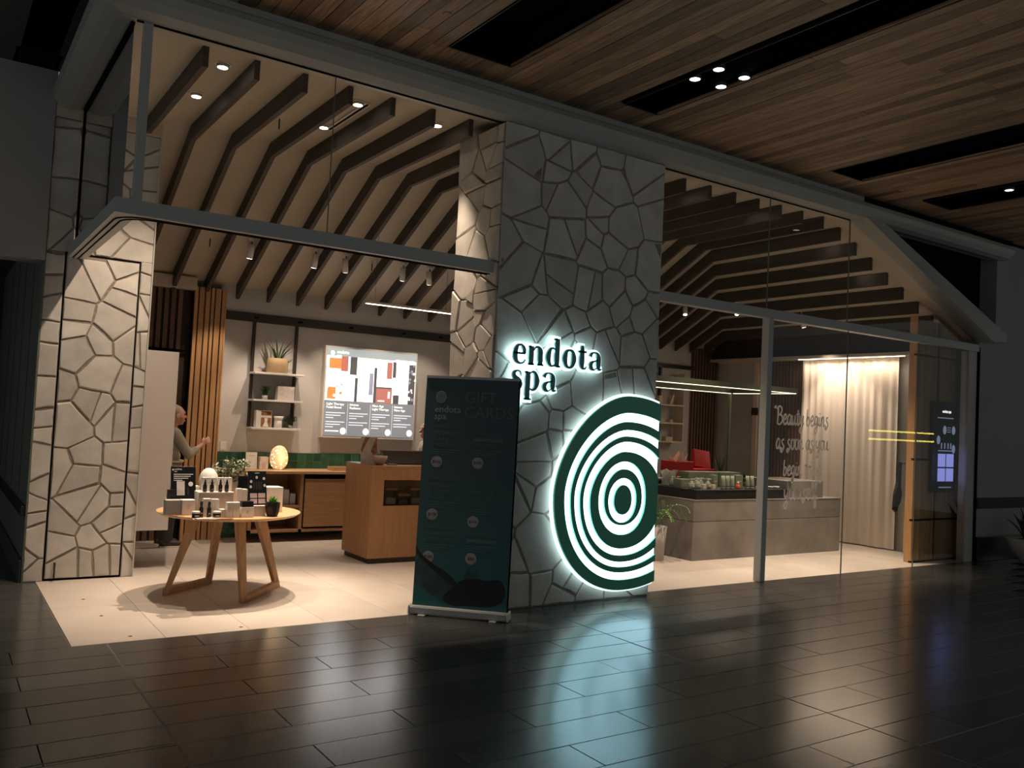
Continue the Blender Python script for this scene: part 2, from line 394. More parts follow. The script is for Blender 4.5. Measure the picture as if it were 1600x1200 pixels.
# ---- shop floor
fs = struct('floor', MB().box(0.885, 12.4, 6.415, 11.2, -0.08, -0.010), 'shop_grout')
y = 6.42
rows = [6.42, 7.62, 8.82, 10.02, 11.12]
for i in range(len(rows)-1):
    x = 0.89
    while x < 12.2:
        floor_tile(x, min(x+0.6, 12.3), rows[i], rows[i+1], 'floor_tile', 'shop_tile', fs, 0.010, 0.0012); x += 0.6
for p in ((1.16,7.9),(1.2,7.25),(1.28,6.55),(2.05,6.52)):
    part(fs, 'door_socket', MB().lathe([(0.014,0),(0.014,0.001),(0.009,0.0012)], (p[0],p[1],0), 12), 'bronze')

# ---- left stone wall, its concealed door, bulkhead and the passage beside it
wl = struct('wall_left', MB().box(0.79, 1.69, 8.79, 9.0, 0, 4.2).box(0.79, 1.69, 8.77, 9.0, 4.2, 4.40), 'mortar')
rng = random.Random(5)
stones(wl, (0.785,8.79,0), (1,0,0), (0,-1,0), 0.158, 2.955, 13, rng, gap=0.017, depth=0.010)
stones(wl, (1.592,8.79,0), (1,0,0), (0,-1,0), 0.108, 2.985, 12, rng, gap=0.017, depth=0.010)
stones(wl, (0.785,8.79,2.985), (1,0,0), (0,-1,0), 0.915, 1.215, 16, rng, gap=0.017, depth=0.010)
part(wl, 'plaster_head', MB().box(0.785, 1.70, 8.75, 9.0, 4.203, 4.42), 'plaster')
part(wl, 'stone_edge', MB().box(1.69, 1.70, 8.76, 9.0, 0, 4.2), 'stone')
dr = struct('door_1', MB().box(0.943, 1.592, 8.7895, 8.80, 0.0, 2.985), 'black')
part(dr, 'mortar_bed', MB().box(0.958, 1.578, 8.786, 8.792, 0.02, 2.965), 'mortar')
stones(dr, (0.958,8.7865,0.02), (1,0,0), (0,-1,0), 0.62, 2.945, 31, random.Random(21), gap=0.017, depth=0.010)
part(dr, 'pull_handle', MB().cyl((1.03,8.735,0.03),(1.03,8.735,0.17),0.008).cyl((1.03,8.735,0.16),(1.03,8.79,0.16),0.006).cyl((1.03,8.735,0.05),(1.03,8.79,0.05),0.006), 'bronze')
ws = struct('wall_left', MB().box(0.775, 0.79, 8.77, 14, 0.0, 3.4), 'wall_streaked')
for yy in (9.6, 10.5, 11.4, 12.3):
    part(ws, 'panel_joint', MB().box(0.772, 0.777, yy-0.004, yy+0.004, 0.7, 3.3), 'grout_dark')
for zz in (1.28, 2.4):
    part(ws, 'panel_joint', MB().box(0.772, 0.777, 8.8, 13.9, zz-0.004, zz+0.004), 'joint_light')
part(ws, 'crash_rail', MB().box(0.735, 0.78, 8.80, 13.9, 0.585, 0.675, 0.006), 'black_satin')
struct('baseboard_left', MB().box(0.755, 0.775, 8.78, 13.9, 0.0, 0.2, 0.004), 'mall_dark')
struct('wall_left', MB().box(-3, 0.78, 8.74, 9.1, 2.885, 4.7), 'mall_wall')
struct('ceiling', MB().box(-3, 0.78, 9.1, 14.2, 3.3, 3.4), 'mall_dark')
struct('wall_left', MB().box(-3, 0.79, 14.0, 14.2, 0, 3.4), 'mall_dark')

# ---- mall ceiling: boards running away from the shopfront, with black service slots
SL = [(3.20,3.79),(5.03,5.44),(8.00,8.60),(9.86,10.42)]
_e = [0.74] + [q for a_ in SL for q in a_] + [20]; _m = MB()
for k_ in range(0, len(_e), 2): _m.box(_e[k_], _e[k_+1], -1.5, 6.26, 4.575, 4.62)
for a_, b_ in SL: _m.box(a_, b_, 5.86, 6.26, 4.575, 4.62).box(a_-0.03, b_+0.03, -1.5, 5.9, 4.85, 4.9)
cl = struct('ceiling', _m, 'black')
rng = random.Random(3)
bp = 0.1175; x = 0.84; board_cache = {}
def board(x, w, y0, y1):
    k = (round(w,3), round(y1-y0,2))
    if k not in board_cache:
        L = (y1-y0)/2; board_cache[k] = MB().box(-w/2, w/2, -L+0.001, L-0.001, 0, 0.022, 0.0025).mesh('ceiling_board', 'board')
    o = put('ceiling_board', board_cache[k], cl); o.location = (x+w/2, (y0+y1)/2, 4.55+rng.uniform(0,0.002))
while x < 15.2:
    w = bp-0.005; a, b = x, x+w; ylo = max(1.0, 0.25*x)
    hit = [s_ for s_ in SL if s_[0] < b-0.02 and s_[1] > a+0.02]
    if hit:
        board(x, w, 5.86, 6.235)
    else:
        j = round(rng.uniform(ylo+0.8, 6.0), 1)
        board(x, w, ylo, j); board(x, w, j, 6.235)
    x += bp
for a, b in SL:
    part(cl, 'service_slot', MB().box(a-0.03, a, -1.4, 5.86, 4.552, 4.85).box(b, b+0.03, -1.4, 5.86, 4.552, 4.85).box(a-0.03, b+0.03, 5.86, 5.89, 4.552, 4.85), 'black')
    part(cl, 'slot_trim', MB().box(a-0.006, a+0.004, -1.4, 5.86, 4.546, 4.552).box(b-0.004, b+0.006, -1.4, 5.86, 4.546, 4.552).box(a, b, 5.855, 5.865, 4.546, 4.552), 'black_satin')
lc = struct('ceiling', MB().box(-3, 0.45, -1.5, 8.75, 4.6, 4.66).box(0.74, 1.1, 6.2, 8.75, 4.6, 4.66), 'mall_dark')
part(lc, 'service_slot', MB().box(0.42, 0.45, -1.5, 8.75, 4.66, 4.95).box(0.74, 0.77, -1.5, 8.75, 4.62, 4.95).box(0.42, 0.77, -1.5, 8.75, 4.95, 5.0).box(0.42, 0.77, 8.35, 8.75, 4.6, 5.0), 'black')

# ---- fascia wrapping the corner
PROF = [(0.0,4.31),(0.13,4.275),(0.21,4.30),(0.262,4.35),(0.28,4.41),(0.255,4.465),(0.19,4.50),(0.19,4.60),(-0.08,4.60),(-0.08,4.31)]
tr = MB().rings([[(1.02-o,8.745,z) for o,z in PROF],[(1.02-o,6.42-o,z) for o,z in PROF],[(12.66,6.42-o,z) for o,z in PROF]])
struct('trim_1', tr, 'fascia')
struct('trim_2', MB().box(1.03, 9.2, 6.416, 6.428, 4.296, 4.31).box(1.0, 1.012, 6.45, 8.74, 4.296, 4.31), 'black')
# sloping end fascia on the right, black sheet above it for the dark void
def sl(x): return 4.31-0.405*(x-9.2)
struct('trim_3', MB().prism([(9.2,4.31),(12.25,sl(12.25)),(12.60,sl(12.25)+0.02),(12.60,sl(12.25)+0.13),(9.55,4.31)], 'y', 6.20, 6.46), 'fascia')
struct('void_backing', MB().prism([(9.45,4.55),(9.45,sl(9.45)+0.12),(12.66,sl(12.66)+0.12),(12.66,4.55)], 'y', 6.62, 6.66).box(9.2,12.7,6.2,6.7,4.50,4.6).box(12.6,20,6.23,6.9,4.575,4.62), 'black')  # black sheet; boxes added to close gaps where world light leaked in
struct('wall_right', MB().box(12.22, 20, 6.38, 6.9, 0, 3.12).box(12.64, 20, 6.38, 6.9, 3.12, 4.60), 'mall_wall')
struct('trim_5', MB().box(12.235, 20, 6.355, 6.385, 0.735, 0.885, 0.006), 'mall_dark')
struct('baseboard_right', MB().box(12.235, 20, 6.34, 6.385, 0, 0.34, 0.006), 'black_satin')
struct('trim_6', MB().box(12.205, 12.225, 6.37, 6.45, 0, 3.0), 'black')

# ---- transom with door track, corner post, mullions
t1 = struct('trim_7', MB().prism([(1.02,6.36),(4.04,6.36),(4.04,6.50),(1.16,6.50),(1.11,6.55),(1.11,8.76),(0.96,8.76),(0.96,6.36)], 'z', 2.935, 3.04), 'alum')
pts = [V(1.00,8.72,2.932),V(1.00,6.75,2.932)] + [V(1.20-0.2*math.cos(a), 6.62-0.2*math.sin(a)+0.0, 2.932) for a in [math.pi/2*k/6 for k in range(7)]] + [V(1.5,6.42,2.932),V(4.03,6.42,2.932)]
part(t1, 'door_track', MB().tube(pts, 0.006, 4), 'black')
part(t1, 'door_track', MB().tube([p+V(0.045,0.045,0) for p in pts], 0.006, 4), 'black')
struct('trim_8', MB().box(1.075, 1.135, 6.39, 6.45, 3.04, 4.31, 0.004), 'alum')
struct('trim_9', MB().box(5.95, 12.20, 6.37, 6.47, 2.935, 3.035, 0.004), 'alum')
struct('trim_10', MB().box(7.72, 7.80, 6.37, 6.47, 0, 2.935, 0.004), 'alum')
struct('trim_11', MB().box(12.0, 12.20, 6.40, 6.52, 0, 2.935, 0.004), 'wall_grey')
# ---- glazing
def pane(n, poly):
    w = struct('window_%d' % n); w['kind'] = 'structure'
    part(w, 'pane', MB().add([(x,6.42,z) for x,z in poly], [tuple(range(len(poly)))]), 'glass'); return w
pane(1, [(1.13,3.04),(2.50,3.04),(2.50,4.305),(1.13,4.305)])
pane(2, [(2.506,3.04),(4.03,3.04),(4.03,4.305),(2.506,4.305)])
w3 = struct('window_3'); part(w3, 'pane', MB().add([(1.02,6.46,3.04),(1.02,8.76,3.04),(1.02,8.76,4.305),(1.02,6.46,4.305)], [(0,1,2,3)]), 'glass')
part(w3, 'seal', MB().box(1.008,1.026,8.738,8.752,3.04,4.3).box(1.008,1.026,6.46,8.75,4.288,4.305), 'black')
w4 = pane(4, [(5.95,3.035),(7.72,3.035),(7.72,4.305),(5.95,4.305)])
w5 = pane(5, [(7.726,3.035),(9.2,3.035),(9.2,4.305),(7.726,4.305)])
w6 = pane(6, [(9.206,3.035),(12.2,3.035),(12.2,3.10),(9.206,4.305)])
w7 = pane(7, [(7.80,0),(9.236,0),(9.236,2.935),(7.80,2.935)])
w8 = pane(8, [(9.242,0),(10.76,0),(10.76,2.935),(9.242,2.935)])
w9 = pane(9, [(10.766,0),(12.0,0),(12.0,2.935),(10.766,2.935)])
for w, x, z0, z1 in ((w5,7.723,3.035,4.3),(w6,9.203,3.035,4.3),(w8,9.239,0,2.935),(w9,10.763,0,2.935)):
    part(w, 'seal', MB().box(x-0.004,x+0.004,6.413,6.427,z0,z1), 'joint_light')
w2 = bpy.data.objects['window_2']; part(w2, 'seal', MB().box(2.5,2.506,6.415,6.425,3.04,4.3), 'joint_light')

# ---- shop shell
BW = 11.0
wb = struct('wall_back', MB().box(2.95, 11.25, BW, BW+0.15, 0, 3.4).box(0.8, 12.3, BW+0.12, BW+0.2, 0, 3.4), 'wall_grey')
wr = struct('wall_right', MB().box(12.06, 12.2, 6.95, 11.2, 0, 3.5), 'wall_grey')
struct('wall_left', MB().box(0.80, 0.86, 9.0, 11.2, 0, 4.4), 'plaster')
def ce(x, y): return min(4.37, 4.37-0.52*(y-8.69), 4.37-0.41*(x-9.2))
def panel(P):
    n = len(P); return MB().rings([[tuple(p) for p in P],[(p[0],p[1],p[2]+0.06) for p in P]])
cs = struct('ceiling', panel([(0.8,6.44,4.37),(9.2,6.44,4.37),(9.2,8.69,4.37),(0.8,8.69,4.37)]), 'ceil_plaster')
YH = 8.69 + 0.41*3.1/0.52
part(cs, 'sloping_panel', panel([(0.8,8.69,4.37),(9.2,8.69,4.37),(12.3,YH,4.37-0.41*3.1),(12.3,11.2,ce(9,11.2)),(0.8,11.2,ce(9,11.2))]), 'ceil_plaster')
part(cs, 'sloping_panel', panel([(9.2,6.44,4.37),(12.3,6.44,4.37-0.41*3.1),(12.3,YH,4.37-0.41*3.1),(9.2,8.69,4.37)]), 'ceil_plaster')
part(cs, 'sheet_joint', MB().box(1.1, 9.2, 8.685, 8.693, 4.3685, 4.3705), 'plaster')
struct('trim_12', MB().box(0.86, 2.62, 10.86, 11.1, 3.05, 3.2), 'plaster')
struct('trim_13', MB().box(11.80, 12.07, 6.9, 10.95, 2.93, 3.45), 'dark_back')
struct('trim_14', MB().box(11.72, 12.07, 6.9, 10.98, 2.885, 2.93), 'plaster')

# ---- ceiling beams
bx_list = [1.57+0.393*i for i in range(13)] + [6.65+0.4*i for i in range(7)] + [9.40,9.74,10.09,10.45,10.82,11.19,11.56]
for i, x in enumerate(bx_list):
    zf = 4.37 if x <= 9.2 else 4.37-0.41*(x+0.0225-9.2)
    yb = 8.69 + (4.37-zf)/0.52; y0 = 6.70; y1 = 8.74 if i == 0 else 10.97
    d = 0.155; pad = 0.012
    if i == 0: poly = [(y0,zf-d),(y1,zf-d),(y1,zf+pad),(y0,zf+pad)]
    else:
        ze = zf-0.52*(y1-yb); k = 0.04
        poly = [(y0,zf-d),(yb-k,zf-d),(y1-0.01,ze-d-0.02),(y1,ze+pad),(yb,zf+pad),(y0,zf+pad)]
    mb = MB().prism([(a-y0,b-zf) for a,b in poly], 'x', -0.0225, 0.0225)
    if i < 13: lab = 'dark timber ceiling beam, %s counting from the left stone wall' % ORD[i]
    else: lab = 'dark timber ceiling beam behind the right glazing, %s from the stone pillar' % ORD[i-13]
    single('rafter', mb, 'beam', lab, 'beam', (x, y0, zf), group='timber beams of the shop ceiling')

# ================================================================== STONE PILLAR AND ITS SIGNS
PX0, PX1, PY0, PY1 = 4.03, 5.96, 6.27, 7.06
pil = thing('stone_pillar', 'tall pale crazy-paved stone pillar carrying the lit spa sign', 'pillar', (5.0,6.6,0))
def pp(mb, name, m): o = part(pil, name, mb, m); o.location = (-5.0,-6.6,0); return o
core = pp(MB().box(PX0+0.03, PX1-0.01, PY0+0.012, PY1, 0, 4.275), 'core', 'mortar')
# stones are laid in world space, then shifted to the pillar's base
stones(pil, (PX0+0.005,PY0+0.0125,0.01), (1,0,0), (0,-1,0), PX1-PX0-0.01, 4.26, 100, random.Random(14), gap=0.019, depth=0.008)
stones(pil, (PX0+0.03,PY1,0.01), (0,-1,0), (-1,0,0), PY1-PY0-0.035, 4.26, 52, random.Random(8), gap=0.012, depth=0.035)
for o in pil.children:
    if o.name.startswith('stone'): o.location -= Vector((5.0,6.6,0))

def ribbon(mb, pts, ys, d0, d1, grow=0.0, n=6, round_cap=False):
    """pts (x, z, width) swept to a flat ribbon with thickness in y; ys scale"""
    P = spline([Vector(p) for p in pts], n)
    L = []; R = []
    for i, p in enumerate(P):
        a = P[max(i-1,0)]; b = P[min(i+1,len(P)-1)]; t = Vector((b.x-a.x, b.y-a.y))
        if t.length < 1e-9: t = Vector((1,0))
        t.normalize(); nn = Vector((-t.y, t.x)); w = max(0.0, p.z)/2*ys + grow
        q = Vector((p.x*ys, p.y*ys))
        if i == 0: q -= t*grow
        if i == len(P)-1: q += t*grow
        L.append(q+nn*w); R.append(q-nn*w)
    k = len(P); vs = [(v.x,d0,v.y) for v in L]+[(v.x,d0,v.y) for v in R]+[(v.x,d1,v.y) for v in L]+[(v.x,d1,v.y) for v in R]
    fs = []
    for i in range(k-1):
        fs += [(i,i+1,k+i+1,k+i),(2*k+i,3*k+i,3*k+i+1,2*k+i+1),(i,2*k+i,2*k+i+1,i+1),(k+i,k+i+1,3*k+i+1,3*k+i)]
    fs += [(0,k,3*k,2*k),(k-1,3*k-1,4*k-1,2*k-1)]
    mb.add(vs, fs)
T, H = 0.11, 0.30   # hairline, stem
SERIF = {
 'e': (0.88, [[(0.08,0.54,T),(0.45,0.54,T),(0.80,0.54,T)],[(0.72,0.54,0.20),(0.70,0.78,0.20),(0.56,0.95,0.11),(0.42,0.97,T),(0.26,0.86,0.18),(0.16,0.5,H),(0.24,0.16,0.2),(0.46,0.03,0.1),(0.68,0.08,0.07),(0.82,0.24,0.05)]]),
 'n': (1.06, [[(0.2,0,H),(0.2,0.96,H)],[(0.02,0.03,T),(0.4,0.03,T)],[(0.02,0.93,T),(0.2,0.93,T)],[(0.3,0.66,0.05),(0.45,0.9,0.09),(0.62,0.93,0.14),(0.76,0.75,H),(0.78,0.4,H),(0.78,0,H)],[(0.6,0.03,T),(0.98,0.03,T)]]),
 'd': (1.02, [[(0.72,0,H),(0.72,1.48,H)],[(0.5,1.45,T),(0.72,1.45,T)],[(0.72,0.03,T),(0.94,0.03,T)],[(0.62,0.88,0.05),(0.42,0.97,T),(0.26,0.84,0.18),(0.16,0.5,H),(0.24,0.16,0.2),(0.42,0.03,T),(0.62,0.15,0.05)]]),
 'o': (0.96, [[(0.46,0.97,T),(0.26,0.86,0.19),(0.16,0.5,H),(0.26,0.14,0.19),(0.46,0.03,T),(0.66,0.14,0.19),(0.76,0.5,H),(0.66,0.86,0.19),(0.46,0.97,T)]]),
 't': (0.66, [[(0.28,1.28,0.16),(0.27,0.9,H),(0.27,0.3,H),(0.34,0.08,0.16),(0.5,0.05,0.07),(0.62,0.18,0.04)],[(0.02,0.94,T),(0.56,0.94,T)]]),
 'a': (0.98, [[(0.12,0.74,0.2),(0.2,0.9,0.14),(0.4,0.97,0.07),(0.6,0.9,0.16),(0.68,0.7,H),(0.68,0.3,H),(0.74,0.08,0.16),(0.92,0.1,0.05)],[(0.66,0.56,0.06),(0.4,0.5,0.1),(0.18,0.36,0.22),(0.18,0.16,0.24),(0.34,0.04,0.12),(0.52,0.1,0.06),(0.66,0.26,0.05)]]),
 's': (0.74, [[(0.60,0.70,0.04),(0.54,0.9,0.06),(0.36,0.97,0.08),(0.16,0.86,0.17),(0.20,0.64,0.24),(0.44,0.48,0.28),(0.58,0.28,0.22),(0.48,0.08,0.14),(0.3,0.03,0.08),(0.12,0.1,0.06),(0.07,0.32,0.04)]]),
 'p': (1.04, [[(0.2,-0.48,H),(0.2,0.96,H)],[(0.0,0.93,T),(0.2,0.93,T)],[(0.0,-0.45,T),(0.44,-0.45,T)],[(0.3,0.84,0.05),(0.5,0.97,T),(0.68,0.86,0.18),(0.78,0.5,H),(0.7,0.16,0.2),(0.5,0.03,T),(0.3,0.14,0.05)]]),
}
sg = thing('sign_lettering', 'glowing two-line green lettering mounted on the stone pillar', 'sign', (4.16,6.235,1.95))
def serif_word(word, x, z, s):
    for ch in word:
        adv, st = SERIF[ch]
        a = MB(); b = MB()
        for k in st:
            ribbon(a, k, s, -0.052, -0.030); ribbon(b, k, s, -0.030, -0.006, grow=0.020)
        l = part(sg, 'letter', a, 'letter_green', label='dark green letter %s' % ch); l.location = (x,0,z)
        h = part(l, 'halo', b, 'halo_glow', label='glowing white plate standing in for the halo around the letter')  # oversized glowing plate stands in for halo light on the stone
        x += adv*s + 0.012
serif_word('endota', 0.0, 0.197, 0.172)
serif_word('spa', 0.0, -0.03, 0.172)

# ring emblem: irregular ovals, cut off by the pillar's right edge
em = thing('ring_emblem', 'big backlit emblem of green and white oval rings on the stone pillar', 'sign', (5.45,6.24,0.08))
def oval(l, r, b, t, cx, cz, n=96, xcut=5.935):
    """egg-shaped outline: quadrant radii from centre; clipped at xcut"""
    pts = []
    for i in range(n):
        a = 2*math.pi*i/n; ca, sa = math.cos(a), math.sin(a)
        rx = (r-cx) if ca > 0 else (cx-l); rz = (t-cz) if sa > 0 else (cz-b)
        e = (1.14 if t-b > 0.8 else 1.02) if ca < 0 and sa > 0 else 0.95
        pts.append((cx+rx*math.copysign(abs(ca)**e, ca), cz+rz*math.copysign(abs(sa)**e, sa)))
    return pts
RINGS = [ # (outer, inner) left, right, bottom, top, cx, cz
 ((4.685,6.60,0.100,1.935,5.54,1.00),(4.80,6.46,0.195,1.775,5.54,1.00)),
 ((4.87,6.34,0.265,1.69,5.53,0.99),(4.915,6.27,0.315,1.612,5.53,0.985)),
 ((4.98,6.18,0.365,1.552,5.52,0.975),(5.02,6.10,0.425,1.50,5.52,0.97)),
 ((5.10,5.99,0.49,1.405,5.51,0.96),(5.20,5.79,0.62,1.312,5.51,0.955)),
 ((5.27,5.74,0.71,1.24,5.50,0.955),(5.32,5.67,0.735,1.155,5.50,0.95)),
 ((5.39,5.61,0.81,1.09,5.50,0.945),None)]
XC = 5.945
def region(outer, inner, y0, y1, name, m, par, grow=0.0):
    """ring between two outlines, clipped at the pillar edge, with thickness"""
    mb = MB(); A = oval(*outer); B = oval(*inner) if inner else [(outer[4],outer[5])]*96
    if grow: A = [(outer[4]+(p[0]-outer[4])*(1+grow), outer[5]+(p[1]-outer[5])*(1+grow)) for p in A]
    n = len(A); A = [Vector(p) for p in A]; B = [Vector(p) for p in B]
    for i in range(n):
        j = (i+1) % n; quad = [tuple(A[i]),tuple(A[j]),tuple(B[j]),tuple(B[i])]
        q = clip(quad, (1,0), XC)
        q = [p for k,p in enumerate(q) if (Vector(p)-Vector(q[k-1])).length > 1e-5]
        if len(q) < 3: continue
        mb.prism([(p[0]-5.45,p[1]-0.08) for p in q], 'y', y0, y1)
    return part(par, name, mb, m)
region((4.66,6.64,0.082,1.960,5.54,1.00), None, -0.028, -0.008, 'halo_plate', 'edge_glow', em)  # wider glowing plate, its rim standing in for the emblem's halo light
region((4.75,6.60,0.14,1.90,5.54,1.00), None, -0.0305, -0.0283, 'diffuser', 'sign_glow', em)
for o_, i_ in RINGS:
    region(o_, i_, -0.055, -0.032, 'ring', 'sign_green', em)
# standoff spacers hold the emblem to the wall
for x, z in ((4.95,0.9),(5.3,1.5),(5.3,0.4),(5.8,1.0)):
    part(em, 'standoff', MB().cyl((x-5.45,-0.008,z-0.08),(x-5.45,0.06,z-0.08),0.012), 'black')

# ================================================================== PULL-UP BANNER
bn_w = 0.80
bn = thing('banner_stand', 'dark teal gift card pull-up banner leaning beside the stone pillar', 'banner', (3.735,6.165,0), math.atan2(5.89-6.47, 4.02-3.42))
part(bn, 'base', MB().box(-bn_w/2-0.01, bn_w/2+0.01, -0.05, 0.07, 0.012, 0.075, 0.012), 'alum')
for sx in (-1, 1):
    part(bn, 'end_cap', MB().box(sx*(bn_w/2+0.01), sx*(bn_w/2+0.025), -0.052, 0.072, 0.006, 0.08, 0.006), 'white')
    part(bn, 'foot', MB().box(sx*0.3-0.03, sx*0.3+0.03, -0.09, 0.12, 0, 0.012, 0.003), 'alum')
LEAN = 0.09
def bpnt(x, z, d=0.0): return (x, 0.0+LEAN*(z/2.0)-d, z)
def bquad(x0, x1, z0, z1, d0, d1):
    return MB().rings([[bpnt(x0,z0,d),bpnt(x1,z0,d),bpnt(x1,z1,d),bpnt(x0,z1,d)] for d in (d0,d1)])
part(bn, 'support_pole', MB().cyl((0,0.045,0.05),(0,0.115,1.97),0.012), 'alum')
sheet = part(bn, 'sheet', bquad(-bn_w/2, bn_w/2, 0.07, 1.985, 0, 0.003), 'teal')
part(bn, 'side_band', MB().rings([[bpnt(bn_w/2,0.07,-0.004),bpnt(bn_w/2+0.012,0.07,-0.004),bpnt(bn_w/2+0.012,1.98,-0.004),bpnt(bn_w/2,1.98,-0.004)],[bpnt(bn_w/2,0.07,0.004),bpnt(bn_w/2+0.012,0.07,0.004),bpnt(bn_w/2+0.012,1.98,0.004),bpnt(bn_w/2,1.98,0.004)]]), 'black')
part(bn, 'top_rail', bquad(-bn_w/2, bn_w/2, 1.978, 2.0, -0.008, 0.010), 'alum')
tilt = math.pi/2 - math.atan2(LEAN, 2.0)
def btext(body, size, x, z, m='teal_text', al='LEFT', ext=0.0004):
    p = bpnt(x, z, 0.0045); return text(sheet, 'lettering', body, size, m, p, 0, al, ext, rx=tilt)
def disc(mb, cx, cz, rx, rz, d0, d1, n=24):
    mb.rings([[bpnt(cx+rx*math.cos(2*math.pi*i/n), cz+rz*math.sin(2*math.pi*i/n), d) for i in range(n)] for d in (d0,d1)])
mb = MB(); disc(mb, -0.265, 1.82, 0.045, 0.052, 0.003, 0.0042); part(sheet, 'emblem', mb, 'teal_text_bright')
mb = MB()
for rr in (0.8,0.5,0.22): 
    n = 24
    for i in range(n):
        a0, a1 = 2*math.pi*i/n, 2*math.pi*(i+1)/n
        q = [bpnt(-0.265+0.045*r_*math.cos(a), 1.82+0.052*r_*math.sin(a), 0.0048) for a in (a0,a1) for r_ in (rr,)] + [bpnt(-0.265+0.045*(rr-0.13)*math.cos(a), 1.82+0.052*(rr-0.13)*math.sin(a), 0.0048) for a in (a1,a0)]
        mb.add(q, [(0,1,2,3)])
part(sheet, 'emblem_line', mb, 'teal')
btext('endota', 0.082, -0.315, 1.69, 'teal_text_bright'); btext('spa', 0.082, -0.315, 1.63, 'teal_text_bright')
btext('GIFT', 0.135, -0.06, 1.78); btext('CARDS', 0.135, -0.06, 1.655)
blocks = [(-0.315,1.50,['ORGANIC','RELAX','MASSAGE'],'$150'),(0.04,1.46,['#','MASSAGE'],'$190'),
          (-0.325,1.06,['ORGANIC','INFUSION','FACIAL'],'$170'),(0.03,1.02,['NEW AGE','LIGHT THERAPY','FACIAL'],'$195'),
          (-0.335,0.66,['SURRENDER','SPA PACKAGE'],'$280'),(0.03,0.62,['#'],'$50')]
for bx, bz, ls, pr in blocks:
    z = bz
    mb = MB(); mb.rings([[bpnt(bx,z+0.062,d),bpnt(bx+0.27,z+0.062,d),bpnt(bx+0.27,z+0.065,d),bpnt(bx,z+0.065,d)] for d in (0.003,0.004)]); part(sheet, 'rule', mb, 'teal_text')
    for l in ls:
        if l == '#': part(sheet, 'blurred_line', MB().rings([[bpnt(bx,z,d),bpnt(bx+0.25,z,d),bpnt(bx+0.25,z+0.026,d),bpnt(bx,z+0.026,d)] for d in (0.003,0.004)]), 'teal_text')
        else: btext(l, 0.046, bx, z, 'teal_text')
        z -= 0.048
    mb = MB()
    for q in range(3):
        zz = z+0.015-q*0.019; ww = 0.26-0.05*q
        mb.rings([[bpnt(bx,zz,d),bpnt(bx+ww,zz,d),bpnt(bx+ww,zz+0.006,d),bpnt(bx,zz+0.006,d)] for d in (0.003,0.004)])
    part(sheet, 'small_print', mb, 'teal_text')
    mb = MB(); disc(mb, bx+0.045, z-0.085, 0.048, 0.048, 0.003, 0.0042); dsc = part(sheet, 'price_disc', mb, 'price')
    btext(pr, 0.036, bx+0.045, z-0.097, 'photo_dark', 'CENTER', 0.0009)
# printed figure of a curled sleeper at the foot of the sheet
def blob(pts, name, m, d):
    P = [(max(-0.398,min(0.398,p.x)),p.y) for p in spline([V(a,b,0) for a,b in pts], 5, True)]
    mb = MB().rings([[bpnt(a,b,q) for a,b in P] for q in (0.003,d)]); part(sheet, name, mb, m)
blob([(-0.41,0.40),(-0.36,0.47),(-0.27,0.44),(-0.17,0.38),(-0.07,0.30),(0.02,0.27),(0.05,0.20),(-0.02,0.12),(-0.12,0.11),(-0.22,0.16),(-0.33,0.23),(-0.41,0.27)], 'printed_figure', 'photo_skin', 0.0038)
blob([(-0.41,0.58),(-0.35,0.50),(-0.24,0.42),(-0.14,0.37),(-0.03,0.28),(-0.05,0.25),(-0.15,0.31),(-0.28,0.40),(-0.41,0.52)], 'printed_figure', 'photo_dark', 0.0044)
blob([(0.0,0.30),(0.10,0.33),(0.22,0.32),(0.33,0.33),(0.38,0.25),(0.36,0.16),(0.27,0.11),(0.15,0.10),(0.05,0.10),(-0.04,0.09),(-0.14,0.13),(-0.12,0.19),(-0.06,0.24)], 'printed_figure', 'photo_dark', 0.0048)
blob([(0.03,0.33),(0.06,0.40),(0.09,0.36),(0.13,0.41),(0.14,0.34),(0.08,0.32)], 'printed_figure', 'photo_skin', 0.0052)

# ================================================================== LIGHT FITTINGS
def downlight(x, y, z, lab, energy=DOWN, angle=56, tgt=None, nrm=None):
    t = thing('downlight', lab, 'downlight', (x,y,z), group='recessed downlights of the shop ceiling')
    part(t, 'trim_ring', MB().rings([[(r*math.cos(2*math.pi*i/20), r*math.sin(2*math.pi*i/20), zz) for i in range(20)] for r, zz in ((0.052,0.0),(0.068,-0.001),(0.066,-0.008),(0.05,-0.007))], False, True), 'white', True)
    part(t, 'barrel', MB().lathe([(0.046,0.0),(0.046,-0.03),(0.040,-0.03),(0.040,-0.004)], seg=18), 'white', True)
    part(t, 'lamp', MB().lathe([(0.038,-0.022),(0.038,-0.031)], seg=18), 'lamp_glow')
    if energy: spot(t, (0,0,-0.05), tgt or (0,0,-3), energy, angle, 0.85)
    return t
downlight(1.765, 6.96, 4.37, 'white downlight nearest the corner post, by the first beam', DOWN*0.6, 60, (-0.4,0.3,-3))
downlight(1.765, 7.78, 4.37, 'white downlight deeper in, between the first two beams', DOWN*0.95, 88, (-0.4,0.3,-3))
downlight(2.945, 7.00, 4.37, 'front downlight between the fourth and fifth beams', DOWN*1.3, 48, (0.2,0.05,-3))
downlight(2.945, 7.79, 4.37, 'rear downlight between the fourth and fifth beams', DOWN*2.2, 46, (-0.55,-0.1,-3.4))
downlight(3.74, 7.00, 4.37, 'downlight beside the top of the stone pillar', DOWN*0.8)
downlight(6.85, 7.0, 4.37, 'downlight just right of the stone pillar top', DOWN*1.25)
downlight(8.06, 7.05, 4.37, 'downlight above the sink counter behind the right glazing', DOWN*1.25)
downlight(9.55, 7.05, ce(9.55,7), 'downlight on the sloping ceiling over the sink counter', DOWN*1.15)
downlight(10.27, 7.05, ce(10.27,7), 'downlight on the sloping ceiling near the curtain', DOWN*1.15)
